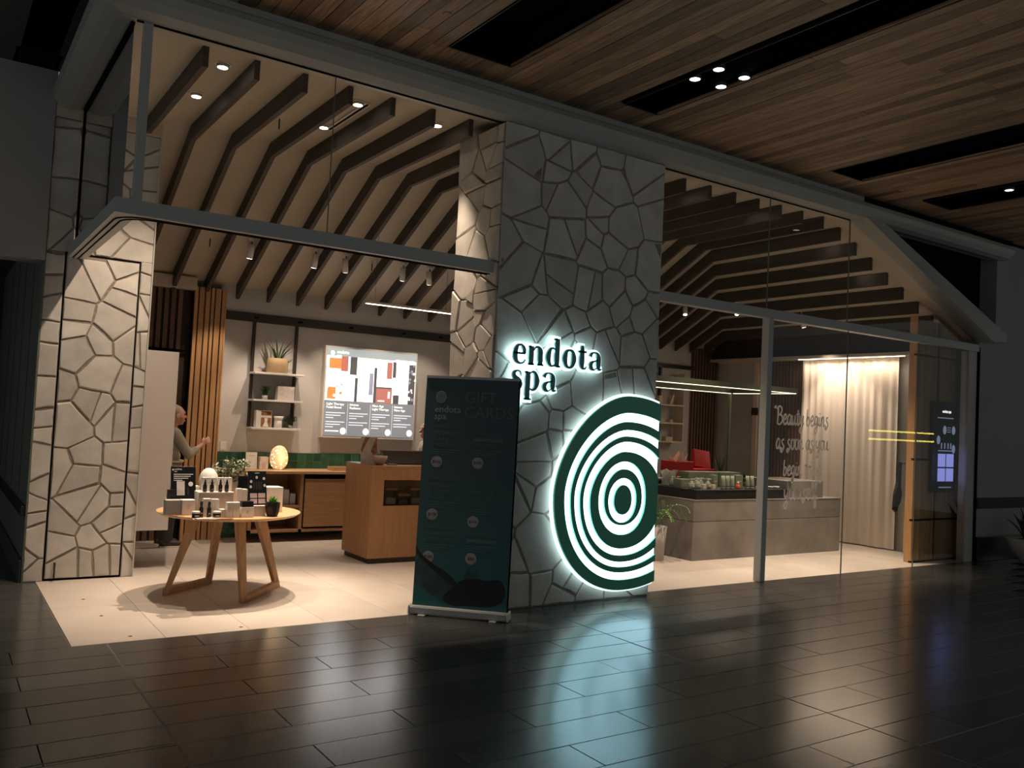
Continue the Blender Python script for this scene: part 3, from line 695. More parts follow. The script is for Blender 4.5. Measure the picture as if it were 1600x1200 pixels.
downlight(4.92, 7.9, 4.37, 'downlight above the reception desk behind the stone pillar', DOWN*0.55)
def spotlight(x, y, lab, tgt, e=WASH, ang=60, z=None):
    z = ce(x,y) if z is None else z
    t = thing('spotlight', lab, 'spotlight', (x,y,z), group='white cylinder spotlights on the sloping ceiling')
    part(t, 'canopy', MB().lathe([(0.034,0.012),(0.034,-0.02),(0.02,-0.03)], seg=14), 'white', True)
    part(t, 'arm', MB().tube([(0,0,-0.02),(0.012,0,-0.06),(0,0.0,-0.09)], 0.007, 6), 'black_satin')
    d = (Vector(tgt)-Vector((x,y,z-0.15))).normalized(); a = Vector((0,0,-0.15))-d*0.085; b = Vector((0,0,-0.15))+d*0.085
    part(t, 'barrel', MB().cyl(a, b, 0.037, 0.037, 18), 'white', True)
    part(t, 'lens', MB().cyl(b-d*0.001, b+d*0.002, 0.030, 0.030, 16), 'lamp_glow')
    spot(t, tuple(b+d*0.02), tuple(b+d*2), e, ang, 0.5)
for i, (x, tx, w_) in enumerate(((3.02,2.85,0.7),(3.81,3.65,1.0),(4.21,4.6,0.8),(5.01,5.2,0.8),(5.40,5.9,0.7))):
    spotlight(x, 10.11, 'white cylinder spotlight on the sloping ceiling, %s from the left' % ORD[i], (tx,10.72,1.2), WASH*w_, 62)
spotlight(10.0, 9.95, 'white cylinder spotlight left of the mullion, pointing at the red box', (9.4,9.2,1.1), WASH*1.2, 50)
spotlight(10.72, 9.5, 'bright spotlight beside the mullion, facing out of the shop', (8.7,8.1,0.9), WASH*1.8, 50)
spotlight(11.2, 8.6, 'white spotlight right of the mullion near the sloping ceiling', (11.9,8.2,1.0), WASH*1.0, 75)
def sprinkler(x, y, z, lab):
    t = thing('sprinkler', lab, 'sprinkler', (x,y,z), group='fire sprinklers')
    part(t, 'rose', MB().lathe([(0.022,0.005),(0.022,-0.006)], seg=12), 'white'); part(t, 'stem', MB().cyl((0,0,0),(0,0,-0.11),0.007), 'bronze')
    part(t, 'deflector', MB().lathe([(0.006,-0.10),(0.016,-0.112),(0.016,-0.115)], seg=12), 'alum')
sprinkler(2.57, 10.2, ce(2.57,10.2), 'metal sprinkler left of the leftmost cylinder spotlight')
sprinkler(4.61, 10.2, ce(4.61,10.2), 'metal sprinkler between the third and fourth cylinder spotlights')
sprinkler(2.55, 7.9, 4.37, 'metal sprinkler high between the third and fourth beams')
# linear pendant over the reception
lp = thing('linear_pendant', 'slim lit linear pendant above the menu screen', 'pendant lamp', (4.95,9.7,2.99))
part(lp, 'housing', MB().box(-0.62,0.62,-0.02,0.02,0,0.03,0.003), 'white'); part(lp, 'diffuser', MB().box(-0.615,0.615,-0.016,0.016,-0.006,0.001), 'led_warm')
for sx in (-0.5,0.5): part(lp, 'cable', MB().cyl((sx,0,0.03),(sx,0,ce(5,9.7)-2.99),0.002,seg=5), 'black')
# slot diffuser under the fifth beam
sd = thing('air_slot', 'pale slim air slot alongside the fifth beam', 'air vent', (3.02,7.4,4.355))
part(sd, 'frame', MB().box(-0.03,0.03,-0.45,0.45,0,0.014), 'white'); part(sd, 'slot', MB().box(-0.012,0.012,-0.44,0.44,-0.002,0.001), 'black')
# mall lamps inside the service slots
def mall_lamp(x, y, lab):
    t = thing('slot_lamp', lab, 'downlight', (x,y,4.555), group='lamps in the ceiling slots')
    part(t, 'bezel', MB().lathe([(0.05,0.04),(0.055,-0.004),(0.044,-0.006)], seg=16, caps=False), 'black_satin', True)
    part(t, 'lamp', MB().lathe([(0.044,0.01),(0.044,-0.004)], seg=16), 'lamp_glow_mall')
    part(t, 'bracket', MB().box(-0.012,0.012,-0.012,0.012,0.01,0.15), 'black')
mall_lamp(5.09,5.06,'lit slot lamp, left of the front pair in the middle ceiling slot')
mall_lamp(5.09,4.80,'lit slot lamp, left of the rear pair in the middle ceiling slot')
mall_lamp(5.37,5.03,'lit slot lamp, right of the front pair in the middle ceiling slot')
mall_lamp(5.37,4.78,'lit slot lamp, right of the rear pair in the middle ceiling slot')
mall_lamp(10.05,4.96,'single lit slot lamp in the rightmost ceiling slot')
for x, y, l in ((2.91,5.39,'round concealed sprinkler cap near the left ceiling slot'),(6.1,5.23,'round concealed sprinkler cap on the boards right of the slot lamps')):
    single('concealed_sprinkler', MB().lathe([(0.034,0.004),(0.034,-0.004),(0.026,-0.007)], seg=16), 'board', l, 'sprinkler', (x,y,4.55))

# ================================================================== DISPLAY TABLE
TT = 0.735; TX, TY = 2.255, 7.69
tb = thing('display_table', 'round oak display table with splayed legs near the entrance', 'table', (TX,TY,0))
part(tb, 'tabletop', MB().lathe([(0.545,TT-0.032),(0.575,TT-0.026),(0.605,TT-0.006),(0.603,TT-0.001),(0.596,TT)], seg=64), 'oak_flat', False)
FEET = [((1.79,7.84),0),((2.25,8.215),0),((2.305,7.316),1),((2.78,7.867),1)]
for (fx, fy), k in FEET:
    f = V(fx-TX, fy-TY, 0); tp = V((fx-TX)*0.55, (fy-TY)*0.55, TT-0.03)
    n = V(f.x, f.y, 0).normalized(); s_ = V(-n.y, n.x, 0)
    def sec(c, a, b): return [tuple(c+n*a+s_*b), tuple(c-n*a+s_*b), tuple(c-n*a-s_*b), tuple(c+n*a-s_*b)]
    part(tb, 'leg', MB().rings([sec(f,0.022,0.026),sec(f.lerp(tp,0.5),0.034,0.028),sec(tp,0.055,0.03)]), 'oak')
for a, b in ((0,1),(2,3)):
    A = V(FEET[a][0][0]-TX, FEET[a][0][1]-TY, 0.028); B = V(FEET[b][0][0]-TX, FEET[b][0][1]-TY, 0.028)
    d = (B-A).normalized(); s_ = V(-d.y,d.x,0)*0.026; z = V(0,0,0.028)
    part(tb, 'floor_rail', MB().rings([[tuple(p+s_+z),tuple(p-s_+z),tuple(p-s_-z),tuple(p+s_-z)] for p in (A,B)]), 'oak')
for a, b in ((0,3),(1,2)):
    A = V((FEET[a][0][0]-TX)*0.6, (FEET[a][0][1]-TY)*0.6, TT-0.055); B = V((FEET[b][0][0]-TX)*0.6, (FEET[b][0][1]-TY)*0.6, TT-0.055)
    d = (B-A).normalized(); s_ = V(-d.y,d.x,0)*0.02; z = V(0,0,0.023)
    part(tb, 'top_rail', MB().rings([[tuple(p+s_+z),tuple(p-s_+z),tuple(p-s_-z),tuple(p+s_-z)] for p in (A,B)]), 'oak')

def carton(x0, x1, y0, y1, z0, z1, m, lab, name='carton', lines=True, group='cartons on the display table', lid=True, cat='box'):
    t = thing(name, lab, cat, ((x0+x1)/2,(y0+y1)/2,z0), group=group)
    w, d, h = (x1-x0)/2, (y1-y0)/2, z1-z0
    part(t, 'body', MB().box(-w,w,-d,d,0,h-0.004,0.0015), m)
    part(t, 'lid', MB().box(-w,w,-d,d,h-0.0035,h,0.001), m)
    if lines:
        mb = MB()
        for k in range(3): mb.box(-w*0.25, w*0.25-w*0.1*k, -d-0.0006, -d+0.001, h*(0.62-0.1*k), h*(0.62-0.1*k)+0.004)
        part(t, 'print', mb, 'box_grey')
    return t
Z0 = TT+0.0005
carton(1.665,1.782,7.45,7.55,Z0,0.855,'box_grey','grey carton at the left end of the round table',lines=False)
carton(1.785,1.888,7.42,7.52,Z0,0.858,'paper','cream carton right of the grey one at the table left end')
carton(1.70,1.895,7.56,7.68,Z0,0.852,'box_grey','low dark grey riser carrying the left black card',lines=False)
rs = thing('riser', 'white open riser box in the middle of the round table', 'display riser', (2.065,7.56,Z0))
part(rs, 'top_board', MB().box(-0.145,0.145,-0.11,0.11,0.178,0.184), 'white'); part(rs, 'front_board', MB().box(-0.145,0.145,-0.105,-0.10,0,0.178), 'box_grey')
for sx in (-1,1): part(rs, 'side_board', MB().box(sx*0.145,sx*0.140,-0.10,0.11,0,0.178), 'white')
RT = Z0+0.184
for i, x in enumerate((2.0,2.062,2.127,2.19)):
    carton(x-0.028,x+0.028,7.55,7.60,RT,1.035,'paper','slim white carton behind the dropper bottles, %s from the left' % ORD[i])
def dropper(x, y, z, lab, h=0.108, r=0.0165):
    t = thing('dropper_bottle', lab, 'bottle', (x,y,z), group='amber dropper bottles on the display table')
    part(t, 'bottle', MB().lathe([(r*0.9,0),(r,0.003),(r,h*0.52),(r*0.55,h*0.62),(r*0.5,h*0.66)], seg=16), 'amber', True)
    part(t, 'collar', MB().lathe([(r*0.62,h*0.64),(r*0.62,h*0.78)], seg=14), 'black_satin')
    part(t, 'bulb', MB().lathe([(r*0.4,h*0.78),(r*0.42,h*0.9),(r*0.25,h),(0.001,h*1.005)], seg=12), 'rubber', True)
    part(t, 'print', MB().box(-r*0.5,r*0.5,-r*1.02,-r*0.9,h*0.2,h*0.23), 'box_grey')
for i, x in enumerate((1.973,2.031,2.101,2.155)):
    dropper(x, 7.48, RT, 'amber dropper bottle on the white riser, %s from the left' % ORD[i])
carton(1.90,1.985,7.69,7.77,Z0,0.95,'paper','tall white carton left of the white riser')
carton(2.222,2.268,7.40,7.46,Z0,0.953,'paper','tall white carton just right of the riser'); carton(2.27,2.312,7.40,7.46,Z0,0.948,'paper','tall white carton between the riser and the pink card')
def jar(x, y, lab):
    t = thing('cream_jar', lab, 'jar', (x,y,Z0), group='dark cream jars on the display table')
    part(t, 'body', MB().lathe([(0.029,0),(0.031,0.003),(0.031,0.036),(0.028,0.04)], seg=20), 'amber', True); part(t, 'lid', MB().lathe([(0.032,0.04),(0.032,0.053),(0.029,0.055)], seg=20), 'white', True)
    part(t, 'print', MB().box(-0.015,0.015,-0.0315,-0.03,0.014,0.024), 'box_grey')
jar(1.846,7.22,'dark cream jar with white lid left of the tall bottles'); jar(2.008,7.20,'dark cream jar with white lid right of the tall bottles')
def pumpb(x, y, z, lab):
    t = thing('serum_bottle', lab, 'bottle', (x,y,z), group='tall amber bottles on the display table')
    part(t, 'bottle', MB().lathe([(0.015,0),(0.017,0.003),(0.017,0.075),(0.011,0.085)], seg=16), 'amber', True); part(t, 'cap', MB().lathe([(0.011,0.085),(0.011,0.128),(0.009,0.131)], seg=14), 'rubber', True)
    part(t, 'print', MB().box(-0.008,0.008,-0.0175,-0.0165,0.03,0.04), 'box_grey')
pumpb(1.897,7.26,Z0,'tall amber bottle, left of the pair at the table front'); pumpb(1.951,7.23,Z0,'tall amber bottle, right of the pair at the table front')
carton(1.925,1.985,7.30,7.36,Z0,0.88,'paper','white carton behind the left tall bottle'); carton(1.99,2.05,7.30,7.36,Z0,0.876,'paper','white carton behind the right tall bottle')
carton(2.043,2.083,7.22,7.29,Z0,0.80,'paper','small white carton beside the right cream jar')
carton(2.088,2.132,7.19,7.25,Z0,0.86,'paper','slim cream carton, left of the pair at the table front edge'); carton(2.135,2.190,7.19,7.25,Z0,0.86,'paper','slim cream carton, right of the pair at the table front edge')
carton(2.203,2.305,7.18,7.25,Z0,0.82,'paper','white carton carrying a small black box at the table front')
carton(2.206,2.302,7.19,7.25,0.8205,0.868,'black_satin','small black box standing on a white carton',lines=False)
carton(2.325,2.425,7.24,7.36,Z0,0.823,'box_grey','grey carton under the pink and black card',lines=False)
carton(2.475,2.66,7.50,7.66,Z0,0.955,'paper','largest white carton at the right of the round table')
def leaning_card(name, lab, loc, w, h, rz, rx=-0.22):
    t = thing(name, lab, 'display card', loc, rz); t.rotation_euler = (rx,0,rz)
    part(t, 'card', MB().box(-w/2,w/2,0,0.006,0,h,0.001), 'scr_black'); return t
c1 = leaning_card('display_card', 'black product card with white text at the left of the round table', (1.83,7.585,0.853), 0.205, 0.275, 0.05)
text(c1,'lettering','endota',0.022,'white',(-0.075,-0.0006,0.245)); text(c1,'lettering','spa',0.018,'white',(-0.075,-0.0006,0.228))
part(c1,'emblem',MB().prism([(-0.086+0.006*math.cos(a),0.247+0.008*math.sin(a)) for a in [k*math.pi/6 for k in range(12)]],'y',-0.0008,0.001),'white')
for k in range(4): part(c1,'text_line',MB().box(-0.08,0.08-0.02*k-0.03*(k==3),-0.0008,0.001,0.205-0.017*k,0.211-0.017*k),'white')
part(c1,'printed_box',MB().box(-0.055,0.01,-0.0012,0.001,0.03,0.15),'print_pale'); part(c1,'printed_seal',MB().prism([(0.06+0.02*math.cos(a),0.125+0.02*math.sin(a)) for a in [k*math.pi/8 for k in range(16)]],'y',-0.0012,0.001),'white')
part(c1,'printed_tube',MB().box(0.03,0.045,-0.0012,0.001,0.03,0.10),'bronze')
carton(1.70,1.76,7.585,7.62,0.853,0.93,'black_satin','small black tester box beside the left black card',lines=False)
c2 = leaning_card('display_card', 'black card with pink squares leaning at the right of the table', (2.375,7.305,0.824), 0.165, 0.29, 0.1, -0.2)
text(c2,'lettering','endota',0.016,'white',(0.0,-0.0006,0.268),align='CENTER')
for sx in (-1,1):
    for k in range(2): part(c2,'printed_square',MB().box(sx*0.036-0.031,sx*0.036+0.031,-0.0012,0.001,0.012+k*0.048,0.052+k*0.048),'pink_print')
for px, pz in ((-0.055,0.20),(-0.005,0.235),(0.06,0.225),(0.065,0.165),(-0.06,0.155)):
    part(c2,'printed_seal',MB().prism([(px+0.011*math.cos(a),pz+0.013*math.sin(a)) for a in [k*math.pi/6 for k in range(12)]],'y',-0.0012,0.001),'print_pale')
for px in (-0.03,-0.008,0.014,0.034): part(c2,'printed_bottle',MB().box(px-0.007,px+0.007,-0.0012,0.001,0.13,0.20),'bronze')
c3 = leaning_card('display_card', 'plain dark card standing behind the pink and black card', (2.36,7.60,Z0), 0.13, 0.31, 0.0, -0.1)
part(c3,'edge_strip',MB().box(-0.065,0.065,-0.001,0.001,0,0.01),'bronze')
def eggshape(r, h): return [(max(0.004,r*math.sin(math.pi*t)**0.85*(1.0-0.22*(t-0.38))), h*(1-math.cos(math.pi*t))/2) for t in [k/16 for k in range(17)]]
eg = thing('egg_diffuser', 'matte white egg-shaped diffuser behind the dropper bottles', 'diffuser', (2.10,7.86,Z0))
part(eg, 'shell', MB().lathe(eggshape(0.085,0.21), (0,0,0.15), 28), 'white', True); part(eg, 'stand', MB().lathe([(0.06,0),(0.06,0.16),(0.05,0.165)], seg=24), 'white', True)
def sprig_plant(name, lab, loc, n, spread, h, m, w, L, potr=0.05, poth=0.09, potm='box_grey', seed=1, droop=0.3):
    rg = random.Random(seed); t = thing(name, lab, 'plant', loc)
    part(t, 'pot', MB().lathe([(potr*0.75,0),(potr,poth),(potr*0.9,poth),(potr*0.85,poth*0.85)], seg=20), potm, True); part(t, 'soil', MB().lathe([(potr*0.86,poth*0.82),(0.002,poth*0.86)], seg=16), 'soil')
    mb = MB(); st = MB()
    for i in range(n):
        a = rg.uniform(0,2*math.pi); q = rg.uniform(0.25,1)*spread; tip = V(math.cos(a)*q, math.sin(a)*q, poth+h*rg.uniform(0.45,1.0)-q*droop)
        base = V(math.cos(a)*potr*0.3, math.sin(a)*potr*0.3, poth*0.8); mid = base.lerp(tip,0.5)+V(0,0,h*0.12)
        cv = spline([base,mid,tip],4); st.tube(cv, 0.0012, 4)
        for k in range(2, len(cv)):
            for s_ in (-1,1):
                d = V(rg.uniform(-1,1),rg.uniform(-1,1),rg.uniform(-0.2,0.8)).normalized()*L*rg.uniform(0.6,1.1)
                mb.leaf(cv[k], cv[k]+d, w, 0.003, 2)
    o = part(t, 'foliage', mb, m); o['kind'] = 'stuff'; part(t, 'stems', st, 'leaf_dark'); return t
sprig_plant('leafy_sprig', 'pale green leafy sprig plant behind the dropper bottles on the table', (2.31,7.90,Z0), 34, 0.17, 0.22, 'leaf_pale', 0.010, 0.045, 0.06, 0.24, 'white', 4, 0.25)
pt = thing('potted_succulent', 'bright green succulent in a small black pot on the table edge', 'plant', (2.478,7.23,Z0))
part(pt, 'pot', MB().lathe([(0.043,0),(0.054,0.025),(0.064,0.085),(0.064,0.118),(0.056,0.118),(0.053,0.105)], seg=10), 'rubber'); part(pt, 'soil', MB().lathe([(0.054,0.104),(0.002,0.106)], seg=12), 'soil')
for i in range(14):
    a = i*2.4; q = 0.02+0.003*i
    part(pt, 'leaf', MB().leaf((0.012*math.cos(a),0.012*math.sin(a),0.105),(q*1.1*math.cos(a),q*1.1*math.sin(a),0.178-0.0022*i),0.013,0.006,4), 'leaf_bright')
br = thing('brochure_stack', 'fanned stack of small brochures at the front table edge', 'brochures', (1.90,7.15,Z0))
for i in range(4):
    o = part(br, 'brochure', MB().box(-0.09,0.09,-0.035,0.035,0.0012*i,0.0012*i+0.001), ['print_pale','bronze','paper','print_pale'][i]); o.rotation_euler = (0,0,0.15*i-0.2); o.location = (0.012*i,0.005*i,0)
single('printed_leaflet', MB().box(-0.05,0.05,-0.03,0.03,0,0.0012), 'print_brown', 'reddish leaflet lying flat at the left table edge', 'leaflet', (1.745,7.42,Z0), 0.3)
single('printed_leaflet', MB().box(-0.05,0.05,-0.03,0.03,0,0.0012), 'print_brown', 'reddish leaflet lying flat right of the brochure stack', 'leaflet', (2.07,7.14,Z0), -0.1)

# ================================================================== BACK WALL
# green glazed tiles
tg = bpy.data.objects['wall_back']
part(tg, 'tile_bed', MB().box(2.99, 6.3, BW-0.010, BW+0.001, 0, 1.085), 'tile_grout')
tm = MB().box(-0.0515,0.0515,-0.008,0,-0.0515,0.0515,0.003).mesh('wall_tile','tile_green')
for c in range(27):
    for q in range(10):
        o = put('wall_tile', tm, tg); o.location = (3.045+0.1075*c, BW-0.009, 1.03-0.1075*q)
# slatted timber pier and darker slatted recess
sp_ = thing('slatted_pier', 'honey-coloured vertical timber slat pier behind the round table', 'timber cladding', (2.80,10.9,0))
part(sp_, 'backing', MB().box(-0.19,0.19,0.03,0.2,0.0,3.08), 'dark_back')
xx = -0.19
for i, w in enumerate((0.055,0.075,0.07,0.05,0.08,0.05)):
    part(sp_, 'slat', MB().box(xx, xx+w-0.016, -0.01, 0.04, 0.0, 3.10, 0.002), 'slat_oak'); xx += w
part(sp_, 'slat', MB().box(0.175,0.192,-0.02,0.2,0.0,3.10), 'slat_oak')
dk = thing('slatted_recess', 'dark slatted timber recess behind the white panel', 'timber cladding', (2.2,11.0,0))
part(dk, 'backing', MB().box(-0.9,0.40,0.0,0.1,0,3.06), 'dark_back')
for i in range(15):
    part(dk, 'slat', MB().box(-0.88+0.08*i,-0.83+0.08*i,-0.03,0.001,0,3.05), 'slat_dark')
part(dk, 'rail', MB().box(-0.88,0.38,-0.045,-0.03,2.28,2.315), 'black')
# plain white panel by the stone wall
wp = thing('white_panel', 'plain white panel hanging behind the left stone wall', 'panel', (1.76,9.1,0))
part(wp, 'leaf', MB().box(-0.30,0.30,-0.015,0.015,0.385,2.17,0.003), 'white_panel')
for z in (0.7,1.9): part(wp, 'bracket', MB().box(-0.26,-0.18,-0.10,-0.015,z-0.03,z+0.03), 'alum')
# charcoal picture rail
rl = thing('picture_rail', 'long charcoal metal rail across the grey back wall', 'wall rail', (4.6,BW-0.02,2.80))
part(rl, 'rail', MB().box(-1.60,1.75,-0.02,0.02,-0.055,0.055,0.003), 'bronze')
for x in (-1.2,-0.62,0.1,0.9,1.5): part(rl, 'hook', MB().box(x-0.03,x+0.03,-0.028,-0.02,-0.012,0.012), 'black')
# ladder shelf
sh = thing('ladder_shelf', 'narrow hanging shelf with charcoal uprights and three pale boards', 'shelf', (3.67,BW,1.38))
for x in (-0.29,0.27): part(sh, 'upright', MB().box(x-0.018,x+0.018,-0.055,-0.02,0.0,1.362), 'bronze')
for z in (0.0,0.355,0.70): part(sh, 'shelf_board', MB().box(-0.315,0.335,-0.25,-0.02,z-0.0,z+0.025,0.003), 'white')
for z in (0.0,0.355): part(sh, 'back_plate', MB().box(-0.275,0.255,-0.03,-0.02,z+0.04,z+0.345), 'mall_wall')
SZ = (1.405,1.76,2.105)
al = thing('aloe_pot', 'spiky aloe plant in a tan pot on the top shelf board', 'plant', (3.672,10.86,SZ[2]+0.001))
part(al, 'pot', MB().lathe([(0.13,0),(0.142,0.02),(0.142,0.11),(0.125,0.19),(0.115,0.19),(0.112,0.175)], seg=24, sy=0.6), 'pot_tan', True); part(al, 'soil', MB().lathe([(0.112,0.176),(0.002,0.178)], seg=16, sy=0.6), 'soil')
rg = random.Random(2)
for i in range(18):
    a = rg.uniform(0,2*math.pi); q = rg.uniform(0.05,0.26); h = rg.uniform(0.2,0.36)-q*0.3
    part(al, 'leaf', MB().leaf((0.03*math.cos(a),0.02*math.sin(a),0.17),(q*math.cos(a),q*0.6*math.sin(a),0.18+h),0.013,0.02,5), 'leaf_dark' if i % 2 else 'leaf')
sprig_plant('trailing_plant', 'small green bushy plant at the left of the middle shelf board', (3.53,10.84,SZ[1]+0.001), 24, 0.085, 0.13, 'leaf', 0.006, 0.03, 0.04, 0.05, 'box_grey', 7, 0.1)
carton(3.68,3.90,10.80,10.90,SZ[1]+0.001,1.94,'print_pale','gift box with pink cloudy print on the middle shelf board','gift_box',lines=False,group='gift boxes on the ladder shelf')
gb = thing('gift_box', 'white and brown patterned gift card box on the lowest shelf board', 'box', (3.525,10.84,SZ[0]+0.001), 0.12)
part(gb,'body',MB().box(-0.11,0.10,-0.035,0.035,0,0.215,0.002),'paper')
for x0,x1,z0,z1 in ((-0.045,0.09,0.15,0.205),(-0.045,0.09,0.0,0.125)): part(gb,'print',MB().box(x0,x1,-0.0365,-0.034,z0+0.005,z1),'print_brown')
part(gb,'print',MB().prism([(-0.02,0.01),(0.06,0.01),(0.04,0.07),(0.045,0.12),(0.0,0.12),(0.005,0.07)],'y',-0.038,-0.0364),'paper')
ob = thing('oil_burner', 'white ceramic oil burner on the lowest shelf board', 'oil burner', (3.72,10.84,SZ[0]+0.001))
part(ob,'base',MB().lathe([(0.045,0),(0.05,0.005),(0.05,0.09),(0.045,0.095)],seg=20),'white',True); part(ob,'dish',MB().lathe([(0.045,0.095),(0.07,0.15),(0.066,0.15),(0.03,0.105)],seg=20),'white',True)
sprig_plant('trailing_plant', 'small dark trailing plant at the right of the lowest shelf board', (3.895,10.86,SZ[0]+0.001), 22, 0.09, 0.13, 'leaf_dark', 0.005, 0.03, 0.035, 0.04, 'box_grey', 9, 0.1)
# menu screen
ms = thing('menu_screen', 'large lit menu screen on the grey back wall', 'screen', (5.02,BW-0.01,1.30))
part(ms,'frame',MB().box(-0.69,0.69,-0.09,0.0,0.0,1.23,0.004),'white')
def scr(name,x0,x1,z0,z1,m,d=0.0): return part(ms,name,MB().box(x0,x1,-0.0945-d,-0.089,z0,z1),m)
scr('display',-0.665,0.665,0.03,1.205,'scr_grey')
scr('header_band',-0.665,0.665,1.06,1.205,'scr_top',0.001)
scr('photo_field',-0.665,0.665,0.50,1.10,'scr_white',0.0015)
for x0,x1,z0,z1,m in ((-0.33,-0.23,0.86,1.10,'scr_dark'),(-0.63,-0.40,0.93,1.07,'scr_orange'),(-0.46,-0.36,0.90,1.10,'scr_red'),(-0.64,-0.52,0.52,0.68,'scr_orange'),(-0.25,-0.21,0.50,0.82,'scr_dark'),
                      (0.03,0.07,0.50,0.98,'scr_dark'),(0.07,0.31,0.50,0.70,'scr_red'),(0.07,0.31,0.70,0.72,'scr_dark'),(0.22,0.30,0.84,1.07,'scr_red'),(0.31,0.36,0.86,1.08,'scr_dark'),(0.56,0.66,0.50,1.06,'scr_dark'),(0.33,0.42,0.50,0.62,'scr_dark'),(0.10,0.20,0.52,0.535,'scr_white'),(0.25,0.28,0.57,0.66,'scr_white'),(-0.04,0.02,0.6,0.9,'scr_pale')):
    scr('printed_photo',x0,x1,z0,z1,m,0.003 if m!='scr_white' else 0.0045)
mottle = random.Random(4)
for i in range(26):
    x = mottle.choice((mottle.uniform(-0.65,-0.40),mottle.uniform(0.55,0.66))); z = mottle.uniform(0.52,1.05); s_ = mottle.uniform(0.012,0.035)
    P = [(x+s_*mottle.uniform(0.6,1)*math.cos(a), z+s_*mottle.uniform(0.6,1)*math.sin(a)) for a in [k*math.pi/4 for k in range(8)]]
    part(ms,'printed_fleck',MB().prism(P,'y',-0.0992,-0.09),mottle.choice(('scr_orange','scr_white')) if x<0 else mottle.choice(('scr_white','scr_pale')))
text(ms,'lettering','endota',0.062,'scr_white',(-0.53,-0.0965,1.135)); text(ms,'lettering','spa',0.055,'scr_white',(-0.53,-0.0965,1.09))
part(ms,'emblem',MB().prism([(-0.59+0.028*math.cos(a),1.135+0.033*math.sin(a)) for a in [k*math.pi/10 for k in range(20)]],'y',-0.0965,-0.09),'scr_white')
scr('text_line',0.34,0.64,1.09,1.112,'scr_white',0.0025)
for i,(hd,nl) in enumerate(((('Light Therapy','Facial Boost'),6),(('Intense','Radiance'),5),(('New Age','Light Therapy'),6),(('Intense','New Age'),5))):
    x = -0.64+0.333*i
    for k,s_ in enumerate(hd): text(ms,'lettering',s_,0.045,'scr_white',(x,-0.0965,0.44-0.045*k))
    for k in range(nl):
        scr('text_line',x,x+0.27-0.06*((k*7+i*3)%3)-0.04*(k in (2,5)),0.33-0.034*k-(0.02 if k>2 else 0),0.342-0.034*k-(0.02 if k>2 else 0),'scr_line',0.001)
    if i<3: scr('column_rule',x+0.305,x+0.310,0.05,0.47,'scr_line',0.001)
    part(ms,'price_disc',MB().prism([(x+0.255+0.042*math.cos(a),0.095+0.045*math.sin(a)) for a in [k*math.pi/12 for k in range(24)]],'y',-0.0965,-0.09),'scr_white')
scr('text_line',-0.64,-0.45,0.085,0.10,'scr_white',0.0015)
l = bpy.data.lights.new('screen_light','AREA'); l.energy = 5; l.size = 1.2; l.color = (0.9,0.95,1); lo = bpy.data.objects.new('screen_light', l); COL.objects.link(lo); lo.parent = ms; lo.location = (0,-0.12,0.6); lo.rotation_euler = (-math.pi/2,0,0)
# low wall cabinet
cb = thing('wall_cabinet', 'floating oak wall cabinet with open shelf below the green tiles', 'cabinet', (4.0,10.72,0.12))
part(cb,'worktop',MB().box(-0.95,0.95,-0.25,0.26,0.725,0.76,0.003),'oak_flat')
part(cb,'side_panel',MB().box(-0.06,-0.02,-0.23,0.26,0.0,0.725),'oak_cab'); part(cb,'side_panel',MB().box(-0.70,-0.66,-0.23,0.26,0.0,0.725),'oak_cab'); part(cb,'side_panel',MB().box(0.90,0.94,-0.23,0.26,0.0,0.725),'oak_cab')
part(cb,'bottom_board',MB().box(-0.70,0.94,-0.23,0.26,0.0,0.035),'oak_cab'); part(cb,'back_board',MB().box(-0.70,0.94,0.245,0.26,0.0,0.725),'oak_cab')
part(cb,'shelf_board',MB().box(-0.66,-0.06,-0.22,0.25,0.30,0.335),'oak_cab')
cd = part(cb,'cabinet_door',MB().box(0.0,0.88,-0.235,-0.21,0.06,0.665,0.003),'oak_cab'); part(cd,'finger_pull',MB().box(0.0,0.88,-0.236,-0.21,0.672,0.70),'black')
bk = random.Random(6)
for i in range(6):
    h = bk.uniform(0.1,0.19); x = 3.42+0.085*i
    carton(x,x+0.07,10.58,10.72,0.456,0.456+h,bk.choice(('paper','print_pale','white')),'folded stock carton on the cabinet shelf, %s from the left' % ORD[i],'stock_carton',lines=False,group='cartons inside the wall cabinet')
# things on the cabinet
CT = 0.8805
el = thing('egg_lamp', 'glowing pierced egg lamp on the oak wall cabinet', 'lamp', (3.73,10.75,CT))
part(el,'shade',MB().lathe(eggshape(0.118,0.305),seg=32),'egg_glow',True); part(el,'base_ring',MB().lathe([(0.055,0),(0.055,0.012),(0.045,0.014)],seg=20),'white')
pl = bpy.data.lights.new('egg_light','POINT'); pl.energy = 1.5; pl.color = (1,0.7,0.4); pl.shadow_soft_size = 0.12; po = bpy.data.objects.new('egg_light',pl); COL.objects.link(po); po.parent = el; po.location = (0,-0.2,0.15)
cs_ = thing('card_stand','white printed card on a stand left of the egg lamp','card',(3.40,10.80,CT)); cs_.rotation_euler=(-0.12,0,0)
part(cs_,'card',MB().box(-0.072,0.072,0,0.005,0,0.21),'paper'); part(cs_,'print',MB().box(-0.035,0.035,-0.001,0.001,0.165,0.172).box(-0.04,0.04,-0.001,0.001,0.03,0.034),'box_grey'); part(cs_,'foot',MB().box(-0.06,0.06,0.0,0.05,0,0.006),'paper')
pc = thing('product_carton','small carton printed with an egg beside the egg lamp','box',(3.545,10.80,CT))
part(pc,'body',MB().box(-0.055,0.055,-0.04,0.04,0,0.155,0.002),'print_pale'); part(pc,'print',MB().prism([(0.028*math.cos(a),0.05+0.04*math.sin(a)) for a in [k*math.pi/10 for k in range(20)]],'y',-0.0415,-0.039),'pink_print')
